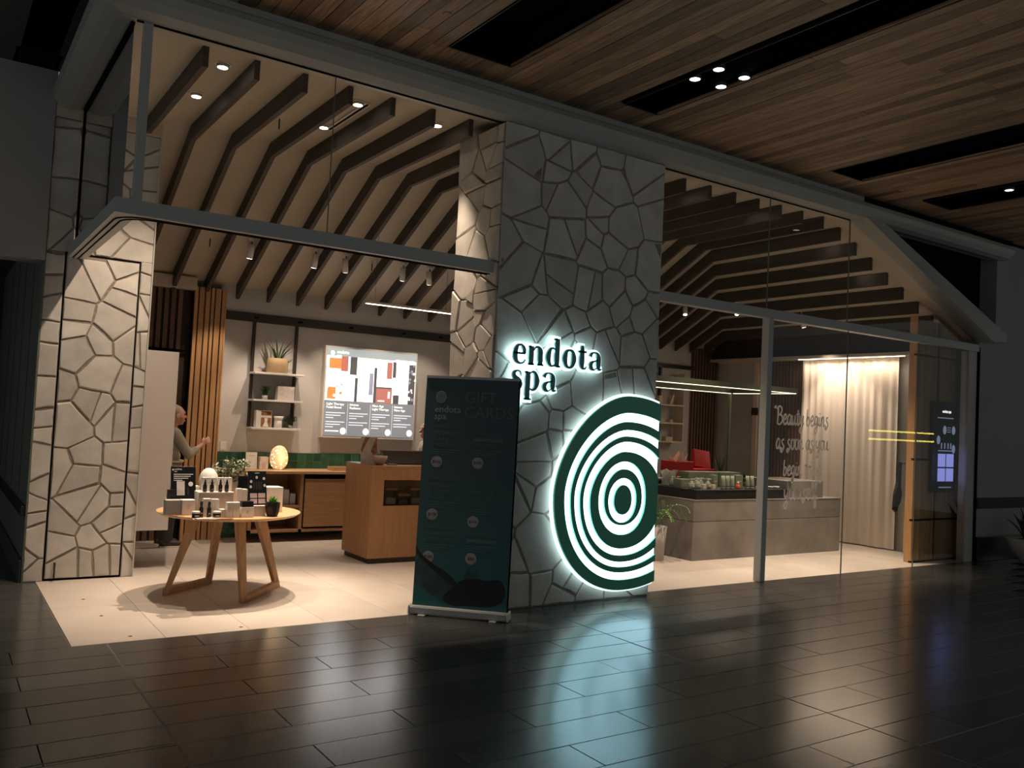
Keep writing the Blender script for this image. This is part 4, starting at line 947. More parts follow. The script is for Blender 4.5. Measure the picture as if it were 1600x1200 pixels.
ty = thing('wooden_tray','shallow wooden tray on the cabinet beside the reception desk','tray',(4.55,10.68,CT))
part(ty,'base',MB().box(-0.15,0.15,-0.1,0.1,0,0.01),'oak_flat'); part(ty,'rim',MB().box(-0.15,0.15,-0.1,-0.088,0.01,0.05).box(-0.15,0.15,0.088,0.1,0.01,0.05).box(-0.15,-0.138,-0.088,0.088,0.01,0.05).box(0.138,0.15,-0.088,0.088,0.01,0.05),'oak_flat')
sw = thing('light_switch','white light switch plate above the green tiles','switch',(3.09,BW,1.09)); part(sw,'plate',MB().box(-0.036,0.036,-0.01,0,0,0.118,0.002),'white'); part(sw,'rocker',MB().box(-0.012,0.012,-0.014,-0.009,0.02,0.045),'paper')

# ================================================================== RECEPTION DESK
rd = thing('reception_desk', 'oak reception desk with a display niche behind the banner', 'desk', (5.03,9.06,0))
DX0, DX1, DY0, DY1 = 4.07-5.03, 6.0-5.03, 8.71-9.06, 9.41-9.06
part(rd,'kickboard',MB().box(DX0+0.03,DX1-0.03,DY0+0.02,DY1-0.02,0,0.065),'bronze')
NX0, NX1, NZ0, NZ1 = 4.23-5.03, 5.3-5.03, 0.635, 0.92
part(rd,'front_panel',MB().box(DX0,NX0,DY0,DY0+0.03,0.06,1.05).box(NX1,DX1,DY0,DY0+0.03,0.06,1.05).box(NX0,NX1,DY0,DY0+0.03,0.06,NZ0).box(NX0,NX1,DY0,DY0+0.03,NZ1,1.05),'oak_desk')
part(rd,'end_panel',MB().box(DX0,DX0+0.03,DY0+0.03,DY1,0.06,1.05),'oak_desk'); part(rd,'end_panel',MB().box(DX1-0.03,DX1,DY0+0.03,DY1,0.06,1.05),'oak_desk')
part(rd,'niche_lining',MB().box(NX0-0.01,NX1+0.01,DY0+0.28,DY0+0.29,NZ0,NZ1).box(NX0-0.01,NX1+0.01,DY0+0.03,DY0+0.29,NZ1,NZ1+0.01).box(NX0-0.01,NX1+0.01,DY0+0.03,DY0+0.29,NZ0-0.01,NZ0).box(NX0-0.01,NX0,DY0+0.03,DY0+0.29,NZ0,NZ1),'oak_flat')
part(rd,'worktop',MB().box(DX0,DX1,DY0,DY1,1.05,1.078,0.003),'oak_desk')
part(rd,'glass_front',MB().add([(NX0,DY0+0.005,NZ0),(NX1,DY0+0.005,NZ0),(NX1,DY0+0.005,NZ1),(NX0,DY0+0.005,NZ1)],[(0,1,2,3)]),'jar_glass')
def lidjar(x,h,lab,fill):
    t = thing('lidded_jar',lab,'jar',(x,8.86,0.6355),group='square glass jars in the desk niche')
    part(t,'vessel',MB().box(-0.068,0.068,-0.06,0.06,0,h-0.03,0.006),'jar_glass'); part(t,'lid',MB().box(-0.075,0.075,-0.066,0.066,h-0.029,h,0.004),'oak_flat'); part(t,'contents',MB().box(-0.06,0.06,-0.052,0.052,0.004,h*0.4,0.01),fill)
lidjar(4.375,0.19,'tall square glass jar with wooden lid at the niche left end','paper'); lidjar(4.53,0.125,'shorter square glass jar with wooden lid in the niche middle','sage'); lidjar(4.685,0.19,'tall glass jar with wooden lid beside the banner','print_pale')
DT = 1.0785
bw = thing('stone_bowl','small stone-coloured bowl on the reception desk','bowl',(4.235,8.87,DT))
part(bw,'bowl',MB().lathe([(0.035,0),(0.055,0.015),(0.085,0.07),(0.088,0.1),(0.082,0.1),(0.05,0.03)],seg=24),'stone_bowl',True); part(bw,'contents',MB().lathe([(0.078,0.085),(0.04,0.1),(0.001,0.105)],seg=16),'cream',True)
cs2 = thing('photo_card','tall brochure with dark hand photo standing on the reception desk','brochure',(4.165,9.0,DT)); cs2.rotation_euler=(-0.1,0,0)
part(cs2,'card',MB().box(-0.10,0.10,0,0.004,0,0.30),'print_pale')
part(cs2,'print',MB().prism([(-0.09,0.12),(-0.02,0.26),(0.01,0.3),(-0.05,0.30),(-0.1,0.16)],'y',-0.0012,0.001),'print_brown'); part(cs2,'print',MB().prism([(0.02,0.14),(0.09,0.3),(0.1,0.3),(0.1,0.12),(0.06,0.1)],'y',-0.0012,0.001),'print_brown'); part(cs2,'print',MB().box(-0.08,0.08,-0.0012,0.001,0.02,0.025).box(-0.08,0.06,-0.0012,0.001,0.04,0.045),'box_grey')
mo = thing('register_screen','low dark point of sale screen on the reception desk','monitor',(4.80,9.12,DT)); part(mo,'housing',MB().prism([(-0.12,0.0),(0.06,0.0),(0.10,0.145),(0.06,0.15)],'x',-0.40,0.45),'bronze'); part(mo,'top_edge',MB().box(-0.40,0.45,0.055,0.105,0.145,0.153),'pot_tan'); part(mo,'base',MB().box(-0.36,0.4,-0.17,0.08,0,0.006),'black')
single('note_pad', MB().box(-0.05,0.05,-0.03,0.03,0,0.015,0.002), 'sage', 'small pale green pad beside the stone bowl','notepad',(4.37,8.83,DT))

# ================================================================== PEOPLE
def fuse(name, mb, m, parent, voxel, smooth_it=4):
    """weld overlapping solids into one continuous skin"""
    o = put(name, mb.mesh(name, m)); md = o.modifiers.new('weld','REMESH'); md.mode = 'VOXEL'; md.voxel_size = voxel
    sm = o.modifiers.new('soften','SMOOTH'); sm.factor = 0.5; sm.iterations = smooth_it
    bpy.context.view_layer.update()
    me = bpy.data.meshes.new_from_object(o.evaluated_get(bpy.context.evaluated_depsgraph_get()))
    old = o.data; o.modifiers.clear(); o.data = me; bpy.data.meshes.remove(old)
    if not me.materials: me.materials.append(M[m])
    me.polygons.foreach_set('use_smooth', [True]*len(me.polygons)); me.name = name; o.parent = parent; return o
def chain(mb, pts, rad):
    for i in range(len(pts)-1): mb.capsule(pts[i], pts[i+1], rad[i], rad[i+1])
def hand(mb, w, d, palm_n, curl):
    """palm with four unequal fingers and a thumb; d pointing direction, palm_n palm normal"""
    d = Vector(d).normalized(); n = Vector(palm_n); n = (n-d*n.dot(d)).normalized(); s_ = d.cross(n); w = Vector(w)
    for k in (-1.5,-0.5,0.5,1.5): mb.capsule(w, w+d*0.075+s_*0.018*k, 0.017, 0.0125)
    for k, L in ((-1.5,0.062),(-0.5,0.076),(0.5,0.080),(1.5,0.070)):
        p = w+d*0.078+s_*0.018*k; dd = d.copy()
        for j, f in enumerate((0.45,0.32,0.23)):
            dd = (dd+n*math.tan(curl*(0.6+0.4*j))).normalized(); q = p+dd*L*f; mb.capsule(p, q, 0.0095-0.001*j, 0.0088-0.001*j); p = q
    a = w+d*0.02+s_*0.024; b = a+(s_*0.7+d*0.7+n*0.3).normalized()*0.038; c = b+(d*0.9+n*0.6-s_*0.2).normalized()*0.032
    mb.capsule(a, b, 0.014, 0.011); mb.capsule(b, c, 0.011, 0.009)
def person(lab, loc, rz, arms, hair, topm, lowm, scale=1.0, apron=True, hairm='hair_grey'):
    t = thing('person', lab, 'person', loc, rz); t.scale = (scale,)*3
    b = MB()
    # head and face, looking along +x
    b.ball((0.045,0,1.525),0.098,0.076,0.108,16,12); b.ball((0.070,0,1.465),0.066,0.056,0.062,14,9); b.capsule((0.105,0,1.430),(0.112,0,1.428),0.024,0.020)
    b.capsule((0.128,0,1.535),(0.158,0,1.497),0.012,0.015); b.capsule((0.135,-0.016,1.462),(0.135,0.016,1.462),0.012,0.012); b.capsule((0.132,-0.012,1.448),(0.132,0.012,1.448),0.011,0.011)
    b.capsule((0.125,-0.040,1.553),(0.125,0.040,1.553),0.016,0.016)
    for s_ in (-1,1): b.ball((0.035,s_*0.077,1.505),0.022,0.010,0.032,10,7); b.ball((0.105,s_*0.040,1.487),0.030,0.026,0.028,10,7)
    chain(b, [(0.02,0,1.45),(0.005,0,1.36),(0.0,0,1.28)], [0.054,0.056,0.08])
    # trunk
    for z, rx, ry in ((1.24,0.105,0.165),(1.12,0.105,0.15),(1.0,0.105,0.145),(0.90,0.12,0.17),(0.82,0.12,0.165)): b.ball((0.0,0,z),rx,ry,0.11,14,9)
    for s_ in (-1,1):
        chain(b, [(0,s_*0.09,0.84),(0.015,s_*0.095,0.47),(-0.005,s_*0.10,0.085)], [0.088,0.058,0.042]); chain(b, [(-0.03,s_*0.10,0.05),(0.12,s_*0.115,0.035)], [0.042,0.035])
    for side, (sh_, elb, wr, d, n, curl) in arms.items():
        chain(b, [sh_, elb, wr], [0.052,0.040,0.026]); hand(b, wr, d, n, curl)
    body = fuse('body', b, 'skin', t, 0.0075, 3)
    for s_ in (-1,1): part(body, 'eye', MB().ball((0.128,s_*0.034,1.527),0.010,0.011,0.009,10,7), 'hair_dark', True)
    part(body, 'lips', MB().ball((0.146,0,1.456),0.006,0.022,0.007,10,7), 'pink_print', True)
    # clothes
    c = MB()
    for z, rx, ry in ((1.27,0.112,0.175),(1.16,0.122,0.175),(1.04,0.118,0.162),(0.94,0.130,0.18)): c.ball((0.0,0,z),rx,ry,0.10,14,9)
    for side, (sh_, elb, wr, d, n, curl) in arms.items():
        chain(c, [sh_, elb, Vector(elb).lerp(Vector(wr),0.45)], [0.068,0.056,0.046])
    fuse('sweater', c, topm, t, 0.012, 4)
    c = MB()
    for z, rx, ry in ((0.93,0.128,0.178),(0.84,0.132,0.18)): c.ball((0,0,z),rx,ry,0.10,14,9)
    for s_ in (-1,1): chain(c, [(0,s_*0.09,0.82),(0.012,s_*0.097,0.47),(-0.005,s_*0.10,0.10)], [0.105,0.078,0.066])
    fuse('trousers', c, lowm, t, 0.012, 4)
    for s_ in (-1,1):
        c = MB(); chain(c, [(-0.045,s_*0.10,0.045),(0.06,s_*0.11,0.042),(0.15,s_*0.118,0.032)], [0.045,0.044,0.034]); fuse('shoe', c, 'shoe', t, 0.010, 3)
        part(t, 'sole', MB().box(-0.09,0.18,s_*0.11-0.042,s_*0.11+0.042,0,0.016,0.006), 'white')
    if apron:
        a = MB(); n = 14
        for lo, hi, ex in ((0.52,0.99,0.148),):
            rs_ = []
            for z, e in ((lo,ex+0.02),(0.78,ex),(hi,ex-0.012)):
                rs_.append([(e*math.cos(q), (e+0.05)*math.sin(q), z) for q in [math.pi*(-0.62+1.24*k/n) for k in range(n+1)]] + [((e-0.006)*math.cos(q), (e+0.044)*math.sin(q), z) for q in [math.pi*(0.62-1.24*k/n) for k in range(n+1)]])
            a.rings(rs_)
        ap = part(t, 'apron', a, 'apron', True)
        part(ap, 'waist_tie', MB().rings([[((0.150+g)*math.cos(q),(0.200+g)*math.sin(q),0.975+h) for q in [2*math.pi*k/24 for k in range(24)]] for g,h in ((0,0),(0.004,0.012),(0,0.024),(-0.006,0.012))],False,True), 'cream', True)
    h = MB()
    for q in hair: h.ball(*q)
    fuse('hair', h, hairm, t, 0.009, 3)
    return t
person('person in a pale knit top and tan apron raising a fist to the slats', (2.36,10.55,0), 0.05,
       {'right': ((0.0,-0.165,1.31),(0.15,-0.215,1.07),(0.315,-0.15,1.185),(0.62,0.05,0.5),(0,1,0.1),0.75), 'left': ((0.0,0.165,1.31),(0.02,0.21,1.05),(0.08,0.19,0.82),(0.15,0,-1),(0.2,-1,0),0.25)},
       [((0.012,0,1.550),0.098,0.084,0.098,14,10),((-0.025,0,1.50),0.062,0.07,0.075,12,9)], 'knit', 'trouser', 1.0)
person('person in a grey top standing behind the reception desk, mostly hidden by the banner', (5.40,9.85,0), math.pi,
       {'right': ((0.0,-0.165,1.31),(0.08,-0.20,1.06),(0.25,-0.14,1.13),(1,0.2,-0.1),(0,0,-1),0.2), 'left': ((0.0,0.165,1.31),(0.08,0.20,1.06),(0.25,0.14,1.13),(1,-0.2,-0.1),(0,0,-1),0.2)},
       [((0.010,0,1.550),0.100,0.086,0.100,14,10),((-0.04,0,1.49),0.07,0.08,0.085,12,9)], 'knit', 'trouser', 0.965, False, 'hair_dark')

# ================================================================== RIGHT BAY: SINK COUNTER AND PRODUCTS
sk = thing('sink_counter', 'long grey concrete sink counter behind the right glazing', 'counter', (9.53,8.2,0))
part(sk,'body',MB().box(-1.50,1.50,-0.5,0.5,0.0,0.485,0.004),'concrete'); part(sk,'upper_block',MB().box(-1.50,1.50,-0.5,0.5,0.492,0.752,0.004),'concrete'); part(sk,'joint',MB().box(-1.492,1.492,-0.492,0.492,0.484,0.493),'grout_dark'); part(sk,'rim',MB().box(-1.505,1.505,-0.505,0.505,0.7525,0.762,0.002),'concrete')
part(sk,'trough',MB().box(0.42,1.22,-0.40,0.35,0.762,0.995,0.004),'concrete')
kt = thing('black_display_tray', 'low black display tray on the concrete sink counter', 'display tray', (9.02,8.17,0.7625))
part(kt,'box',MB().box(-0.93,0.90,-0.44,0.44,0,0.113,0.003),'black_satin'); part(kt,'top',MB().box(-0.935,0.905,-0.445,0.445,0.1135,0.122),'black_satin')
KZ = 0.8847
def tinycarton(x0,x1,y0,y1,h,m,lab,z=KZ,name='sage_carton'):
    t = thing(name,lab,'box',((x0+x1)/2,(y0+y1)/2,z),group='sage cartons on the black display tray'); w,d=(x1-x0)/2,(y1-y0)/2
    part(t,'body',MB().box(-w,w,-d,d,0,h,0.002),m); part(t,'print',MB().box(-w*0.6,w*0.6,-d-0.001,-d+0.001,h*0.5,h*0.56),'cream'); return t
tinycarton(8.20,8.42,8.10,8.25,0.105,'sage','wide sage carton at the left end of the black tray')
tinycarton(8.62,8.70,7.93,8.01,0.175,'sage','tall sage carton left of the standing tubes'); tinycarton(8.705,8.76,8.02,8.08,0.17,'sage','tall sage carton behind the leftmost standing tube')
tinycarton(9.06,9.20,7.94,8.02,0.175,'sage','tall sage carton right of the amber bottle')
tinycarton(8.46,9.02,8.22,8.42,0.195,'sage','long sage gift carton behind the pump bottles'); tinycarton(9.08,9.50,8.25,8.45,0.19,'sage','long sage gift carton behind the right tubes')
tinycarton(8.36,8.42,7.86,7.92,0.06,'cream','tiny cream carton beside the front pump bottle'); tinycarton(8.53,8.59,7.86,7.91,0.055,'cream','tiny cream carton left of the standing tubes')
def pump(x,y,lab,s_=1.0):
    t = thing('pump_bottle',lab,'bottle',(x,y,KZ),group='white capped pump bottles on the black tray')
    part(t,'bottle',MB().lathe([(0.036*s_,0),(0.039*s_,0.004),(0.039*s_,0.075*s_),(0.018*s_,0.088*s_)],seg=16),'sage_tube',True); part(t,'collar',MB().lathe([(0.02*s_,0.086*s_),(0.02*s_,0.1*s_)],seg=12),'white',True)
    part(t,'nozzle',MB().cyl((0,0,0.1*s_),(0,0,0.125*s_),0.006).box(-0.012,0.05*s_,-0.009,0.009,0.122*s_,0.132*s_),'white'); part(t,'print',MB().box(-0.018,0.018,-0.0395*s_,-0.037*s_,0.03*s_,0.05*s_),'paper')
for i,(x,y) in enumerate(((8.15,7.87),(8.27,7.88),(8.46,7.88))): pump(x,y,'white capped pump bottle in the front row, %s from the left' % ORD[i])
for i,(x,y) in enumerate(((8.26,8.33),(8.37,8.34),(8.49,8.12),(8.56,8.1))): pump(x,y,'white capped pump bottle in the back row, %s from the left' % ORD[i],0.95)
def tubeb(x,y,lab):
    t = thing('cream_tube',lab,'tube',(x,y,KZ),group='standing sage cream tubes'); mb = MB(); n = 16
    mb.rings([[(0.032*a*math.cos(2*math.pi*i/n), 0.032*b_*math.sin(2*math.pi*i/n), z) for i in range(n)] for a,b_,z in ((0.95,0.95,0.02),(1,1,0.04),(1.05,0.7,0.11),(1.15,0.12,0.172))]); part(t,'sleeve',mb,'sage_tube',True); part(t,'cap',MB().lathe([(0.030,0),(0.031,0.02)],seg=16),'sage',True)
for i,x in enumerate((8.745,8.83,8.92,9.22,9.31)): tubeb(x,7.88,'standing sage cream tube on the black tray, %s from the left' % ORD[i])
ab = thing('amber_bottle','small amber liquid bottle between the cream tubes','bottle',(8.99,7.84,KZ)); part(ab,'bottle',MB().lathe([(0.028,0),(0.03,0.003),(0.03,0.05),(0.012,0.062)],seg=16),'amber_liquid',True); part(ab,'stopper',MB().lathe([(0.012,0.062),(0.014,0.09),(0.008,0.095)],seg=12),'tissue',True)
for i,x in enumerate((9.46,9.58,9.70,9.82)):
    t = thing('small_dish','small white dish near the black tap, %s from the left' % ORD[i],'dish',(x,7.88,KZ),group='white dishes near the tap'); part(t,'bowl',MB().lathe([(0.02,0),(0.045,0.03),(0.042,0.03),(0.018,0.006)],seg=16),'white',True); part(t,'contents',MB().lathe([(0.036,0.02),(0.001,0.028)],seg=12),'cream')
tp = thing('gooseneck_tap','black gooseneck tap standing on the sink counter','tap',(9.88,8.16,0.884)); part(tp,'spout',MB().tube([(0,0,0),(0,0,0.24)]+[(0.075-0.075*math.cos(a),0,0.24+0.075*math.sin(a)) for a in [math.pi*k/8 for k in range(1,9)]]+[(0.15,0,0.19)],0.010,8),'rubber',True); part(tp,'base',MB().lathe([(0.026,0),(0.026,0.02),(0.014,0.03)],seg=16),'rubber',True); part(tp,'lever',MB().cyl((0,-0.01,0.05),(0,-0.06,0.07),0.006),'rubber')
ts = thing('tap_stand','slim black lever tap beside the concrete trough','tap',(10.02,7.70+0.08,0.9955)); part(ts,'post',MB().cyl((0,0,0),(0,0,0.16),0.012),'rubber'); part(ts,'lever',MB().box(-0.05,0.02,-0.012,0.012,0.05,0.12),'rubber')
# crumpled white bundle standing in for an unidentified bright object
rg = random.Random(12)
gbg = thing('white_bundle','bright white crumpled bundle, stand-in for an unidentified object, at the left of the tray','gift bag',(8.33,8.47,KZ)); mb = MB(); n = 18
mb.rings([[((0.10+rg.uniform(-0.02,0.03)*k)*math.cos(2*math.pi*i/n),(0.08+rg.uniform(-0.02,0.02)*k)*math.sin(2*math.pi*i/n),z+rg.uniform(-0.02,0.02)*(k>1)) for i in range(n)] for k,z in ((0,0),(1,0.06),(1,0.12),(2,0.20))],False); part(gbg,'paper',mb,'paper'); part(gbg,'filling',MB().lathe([(0.07,0.03),(0.085,0.10),(0.06,0.16),(0.03,0.19)],seg=9),'paper')
# rear bench with the red gift boxes
rb = thing('rear_bench','dark bench behind the sink counter carrying the red boxes','bench',(9.4,9.35,0)); part(rb,'carcass',MB().box(-1.2,0.75,-0.35,0.35,0.0,0.90),'dark_back'); part(rb,'top',MB().box(-1.22,0.77,-0.37,0.37,0.90,0.93,0.003),'concrete')
rx = thing('red_gift_box','open red gift box with its lid tilted up','gift box',(9.74,9.28,0.9305))
part(rx,'tray',MB().box(-0.26,0.22,-0.17,0.17,0.05,0.13,0.003),'red'); part(rx,'plinth',MB().box(-0.20,0.18,-0.15,0.15,0,0.05),'red')
o = part(rx,'lid',MB().box(-0.17,0.17,-0.03,0.03,0,0.27,0.004),'red'); o.location=(0.20,0.12,0.135); o.rotation_euler=(-0.25,0.12,0)
ry = thing('red_gift_box','red gift box stuffed with white tissue','gift box',(9.28,9.24,0.9305)); part(ry,'box',MB().box(-0.22,0.16,-0.15,0.15,0,0.24,0.004),'red')
rg = random.Random(9)
for k_ in range(16):
    a_ = rg.uniform(0,6.28); c_ = V(-0.03+0.15*math.cos(a_)*rg.random(), 0.10*math.sin(a_)*rg.random(), 0.20); t_ = c_+V(rg.uniform(-0.12,0.12), rg.uniform(-0.08,0.06), rg.uniform(0.06,0.19)); part(ry,'tissue',MB().leaf(c_,t_,0.05+0.03*rg.random(),rg.uniform(-0.03,0.03),3),'tissue')
def aloe(lab,loc,n,s_,seed,m='leaf_dark'):
    rg = random.Random(seed); t = thing('aloe_plant',lab,'plant',loc); part(t,'pot',MB().lathe([(0.04,0),(0.055,0.08),(0.05,0.08)],seg=16),'box_grey',True)
    for i in range(n):
        a = rg.uniform(0,6.28); q = rg.uniform(0.03,0.14)*s_; part(t,'leaf',MB().leaf((0.015*math.cos(a),0.015*math.sin(a),0.06),(q*math.cos(a),q*math.sin(a),0.08+rg.uniform(0.12,0.28)*s_),0.009,0.015,4),m)
aloe('slim aloe plant right of the red gift box',(9.97,9.05,0.9305),14,1.25,3)
sprig_plant('trailing_plant','low dark green plant behind the right cream tubes',(9.68,8.36,KZ),20,0.15,0.10,'leaf_dark',0.010,0.05,0.05,0.06,'box_grey',15,0.2)
# fern at the pillar's right edge
fn = thing('potted_fern','bright green fern at the right edge of the stone pillar','plant',(7.62,7.95,0)); part(fn,'planter',MB().lathe([(0.12,0),(0.15,0.42),(0.14,0.42),(0.13,0.38)],seg=20),'box_grey',True); part(fn,'soil',MB().lathe([(0.13,0.37),(0.002,0.39)],seg=16),'soil')
rg = random.Random(31)
for i in range(20):
    a = i*2.4; L = rg.uniform(0.24,0.38); tip = V(math.cos(a)*L, math.sin(a)*L, 0.44+rg.uniform(0.1,0.32)); base = V(0,0,0.40); mid = base.lerp(tip,0.55)+V(0,0,0.12); cv = spline([base,mid,tip,tip+V(math.cos(a)*0.05,math.sin(a)*0.05,-0.06)],4); mb = MB().tube(cv,0.002,4)
    for k in range(2,len(cv)):
        d = (cv[k]-cv[k-1]).normalized(); sd = d.cross(V(0,0,1)).normalized()
        for s_ in (-1,1): mb.leaf(cv[k], cv[k]+sd*s_*0.05*(1-k/len(cv)*0.6)+d*0.02, 0.007, 0.0, 2)
    part(fn,'frond',mb,'leaf_bright' if i%3==0 else 'leaf')
# canopy light frame
cn = thing('canopy_light','green rectangular light frame on a post above the sink counter','light frame',(8.9,8.5,0))
CX0,CX1,CY0,CY1,CZ = 7.2-8.9,10.22-8.9,7.9-8.5,9.10-8.5,2.255
for x0,x1,y0,y1 in ((CX0,CX1,CY0-0.025,CY0+0.025),(CX0,CX1,CY1-0.025,CY1+0.025)):
    part(cn,'frame_bar',MB().box(x0,x1,y0,y1,CZ-0.025,CZ+0.045,0.003),'canopy_green'); part(cn,'led_strip',MB().box(x0+0.03,x1-0.03,(y0+y1)/2-0.012,(y0+y1)/2+0.012,CZ-0.032,CZ-0.024),'led_green')
for x in (CX0,CX1):
    part(cn,'frame_bar',MB().box(x-0.025,x+0.025,CY0+0.026,CY1-0.026,CZ-0.025,CZ+0.045,0.003),'canopy_green'); part(cn,'led_strip',MB().box(x-0.010,x+0.010,CY0+0.03,CY1-0.03,CZ-0.032,CZ-0.024),'led_green')
part(cn,'post',MB().box(CX1-0.04,CX1+0.03,CY1+0.026,CY1+0.09,0.0,CZ+0.04,0.003),'canopy_green'); part(cn,'post_led',MB().box(CX1-0.02,CX1+0.01,CY1+0.018,CY1+0.026,0.95,CZ-0.03),'canopy_green')
# wall shelves far right
rsf = thing('wall_shelf','pale wall shelf unit with four boards beside the stone pillar','shelf',(10.45,BW,1.40))
for z in (0.0,0.32,0.63,0.95): part(rsf,'shelf_board',MB().box(-0.42,0.40,-0.26,-0.02,z,z+0.028,0.002),'cream')
part(rsf,'upright',MB().box(0.02,0.06,-0.05,-0.01,-0.05,1.30),'black_satin'); part(rsf,'rail',MB().box(-0.5,0.85,-0.05,0.0,1.30,1.37),'black_satin'); part(rsf,'end_panel',MB().box(0.40,0.415,-0.26,-0.02,0.0,1.2),'cream')
sg_items = [(10.32,1.429,0.09,0.13,'cream carton'),(10.52,1.429,0.16,0.07,'long cream carton'),(10.32,1.749,0.14,0.06,'flat cream carton'),(10.60,1.749,0.07,0.05,'small cream carton'),(10.33,2.059,0.09,0.14,'tall cream carton'),(10.36,2.379,0.12,0.09,'rounded cream carton')]
for i,(x,z,w,h,l) in enumerate(sg_items):
    tinycarton(x,x+w,BW-0.2,BW-0.1,h,'cream','%s on the %s wall shelf board right of the pillar' % (l,['lowest','lowest','second','second','third','top'][i]),z,'shelf_carton')
t = thing('leaning_booklet','pale booklet leaning on the third wall shelf board','booklet',(10.58,BW-0.15,2.059)); part(t,'cover',MB().prism([(0,0),(0.03,0),(0.10,0.17),(0.07,0.17)],'y',-0.05,0.05),'cream'); part(t,'pages',MB().prism([(0.032,0),(0.05,0),(0.115,0.165),(0.102,0.165)],'y',-0.048,0.048),'paper')
sprig_plant('trailing_plant','small plant on the top wall shelf board right of the pillar',(10.20,BW-0.15,2.379),18,0.11,0.16,'leaf_dark',0.006,0.04,0.04,0.06,'box_grey',19,0.1)
def slatset(name,lab,loc,n,pitch,along,h,m='slat_dark',w=0.045):
    t = thing(name,lab,'timber cladding',loc)
    if along=='x':
        part(t,'backing',MB().box(0,n*pitch,-0.01,0.0,0,h),'dark_back')
        for i in range(n): part(t,'slat',MB().box(i*pitch,i*pitch+w,-0.05,-0.0105,0,h),m)
    else:
        part(t,'backing',MB().box(-0.01,0.0,0,n*pitch,0,h),'dark_back')
        for i in range(n): part(t,'slat',MB().box(-0.05,-0.0105,i*pitch,i*pitch+w,0,h),m)
    return t
slatset('slatted_cladding','brown timber slats behind the green canopy post',(11.30,BW+0.10,0),10,0.074,'x',3.1)
slatset('slatted_cladding','brown timber slats just left of the sheer curtain',(12.05,9.12,0),12,0.068,'y',2.88)
df = thing('door_frame_strip','pale narrow door casing left of the mullion','door casing',(12.05,10.15,0)); part(df,'casing',MB().box(-0.05,0.0,-0.05,0.05,0,2.88,0.002),'cream'); part(df,'strike',MB().box(-0.06,-0.045,-0.07,0.07,1.95,2.08),'bronze')
# sheer curtain with cove light
ct = thing('sheer_curtain','pale pleated floor-length curtain lit from above','curtain',(11.93,7.42,0)); mb = MB(); N_ = 150; rg = random.Random(77); ph = 0; A = []
for i in range(N_+1):
    ph += rg.uniform(0.25,0.75); A.append((0.014*math.sin(ph)+0.016*math.sin(ph*0.31), 1.70*i/N_))
rows_ = [[(a*(0.7+0.5*(1-z/2.9)),y,z) for a,y in A] for z in (0.015,0.5,1.4,2.3,2.88)]
vs = [p for r_ in rows_ for p in r_]; k = N_+1; mb.add(vs,[(q*k+i,q*k+i+1,(q+1)*k+i+1,(q+1)*k+i) for q in range(4) for i in range(N_)]); part(ct,'drape',mb,'curtain',True); part(ct,'track',MB().box(-0.03,0.03,0,1.70,2.875,2.885),'white')
ld = thing('cove_strip','warm light strip along the top of the curtain','light strip',(11.80,7.25,2.872)); part(ld,'diffuser',MB().box(-0.012,0.012,0,1.86,0,0.006),'led_warm'); part(ld,'channel',MB().box(-0.016,0.016,0,1.86,0.0062,0.012),'white')
l = bpy.data.lights.new('cove','AREA'); l.shape='RECTANGLE'; l.size=0.03; l.size_y=1.7; l.energy=13; l.color=WARM; lo = bpy.data.objects.new('cove',l); COL.objects.link(lo); lo.parent=ld; lo.location=(0,0.93,-0.01); lo.rotation_euler=(0,0.25,0)
# timber pier with touch screen at the right end
tpz = thing('timber_pier','timber panelled pier with dark bands at the right end of the glazing','timber cladding',(11.65,6.70,0))
part(tpz,'core',MB().box(-0.57,0.53,-0.06,0.0,0,3.3),'dark_back')
xx = -0.58; i = 0
while xx < 0.53:
    if abs(xx+0.10) > 0.03: part(tpz,'slat',MB().box(xx,min(xx+0.052,0.54),-0.085,-0.058,0,3.3,0.002),'pier_oak_shaded')
    xx += 0.056
part(tpz,'side_board',MB().box(-0.60,-0.578,-0.085,0.02,0,3.35),'slat_oak')  # kept in lighter oak than the front to look like the lit edge
for z in (0.0,0.56,1.38,2.80): part(tpz,'band',MB().box(-0.603,0.54,-0.09,-0.05,z,z+0.025),'black')
tsn = thing('touch_screen','tall dark information screen with four blue squares on the timber pier','screen',(11.715,6.61,0.95)); tsn.scale = (0.84,1,1); part(tsn,'housing',MB().box(-0.37,0.33,-0.05,0.0,0,1.25,0.004),'scr_black')
for sx in (0,1):
    for sz in (0,1): part(tsn,'lit_square',MB().box(-0.20+0.25*sx,0.02+0.25*sx,-0.053,-0.049,0.15+0.20*sz,0.33+0.20*sz),'scr_blue')
for x,z in ((-0.02,0.86),(0.25,0.86),(-0.20,0.72),(0.26,0.6)): part(tsn,'lit_icon',MB().prism([(x+0.05*math.cos(a),z+0.06*math.sin(a)) for a in [k*math.pi/8 for k in range(16)]],'y',-0.053,-0.049),'scr_pale')
for k in range(3): part(tsn,'text_line',MB().box(0.06,0.16,-0.052,-0.049,0.83+0.03*k,0.84+0.03*k),'scr_pale')
for x in (-0.12,-0.02,0.08,0.16): part(tsn,'lit_mark',MB().box(x,x+0.03,-0.052,-0.049,0.60,0.68),'scr_pale')
text(tsn,'lettering','endota spa',0.06,'scr_white',(0.03,-0.0515,1.10),align='CENTER'); [part(tsn,'text_line',MB().box(x0,x1,-0.0515,-0.049,z,z+0.014),'scr_pale') for x0,x1,z in ((-0.24,0.24,1.02),(-0.2,0.26,0.565),(-0.16,0.22,0.06))]
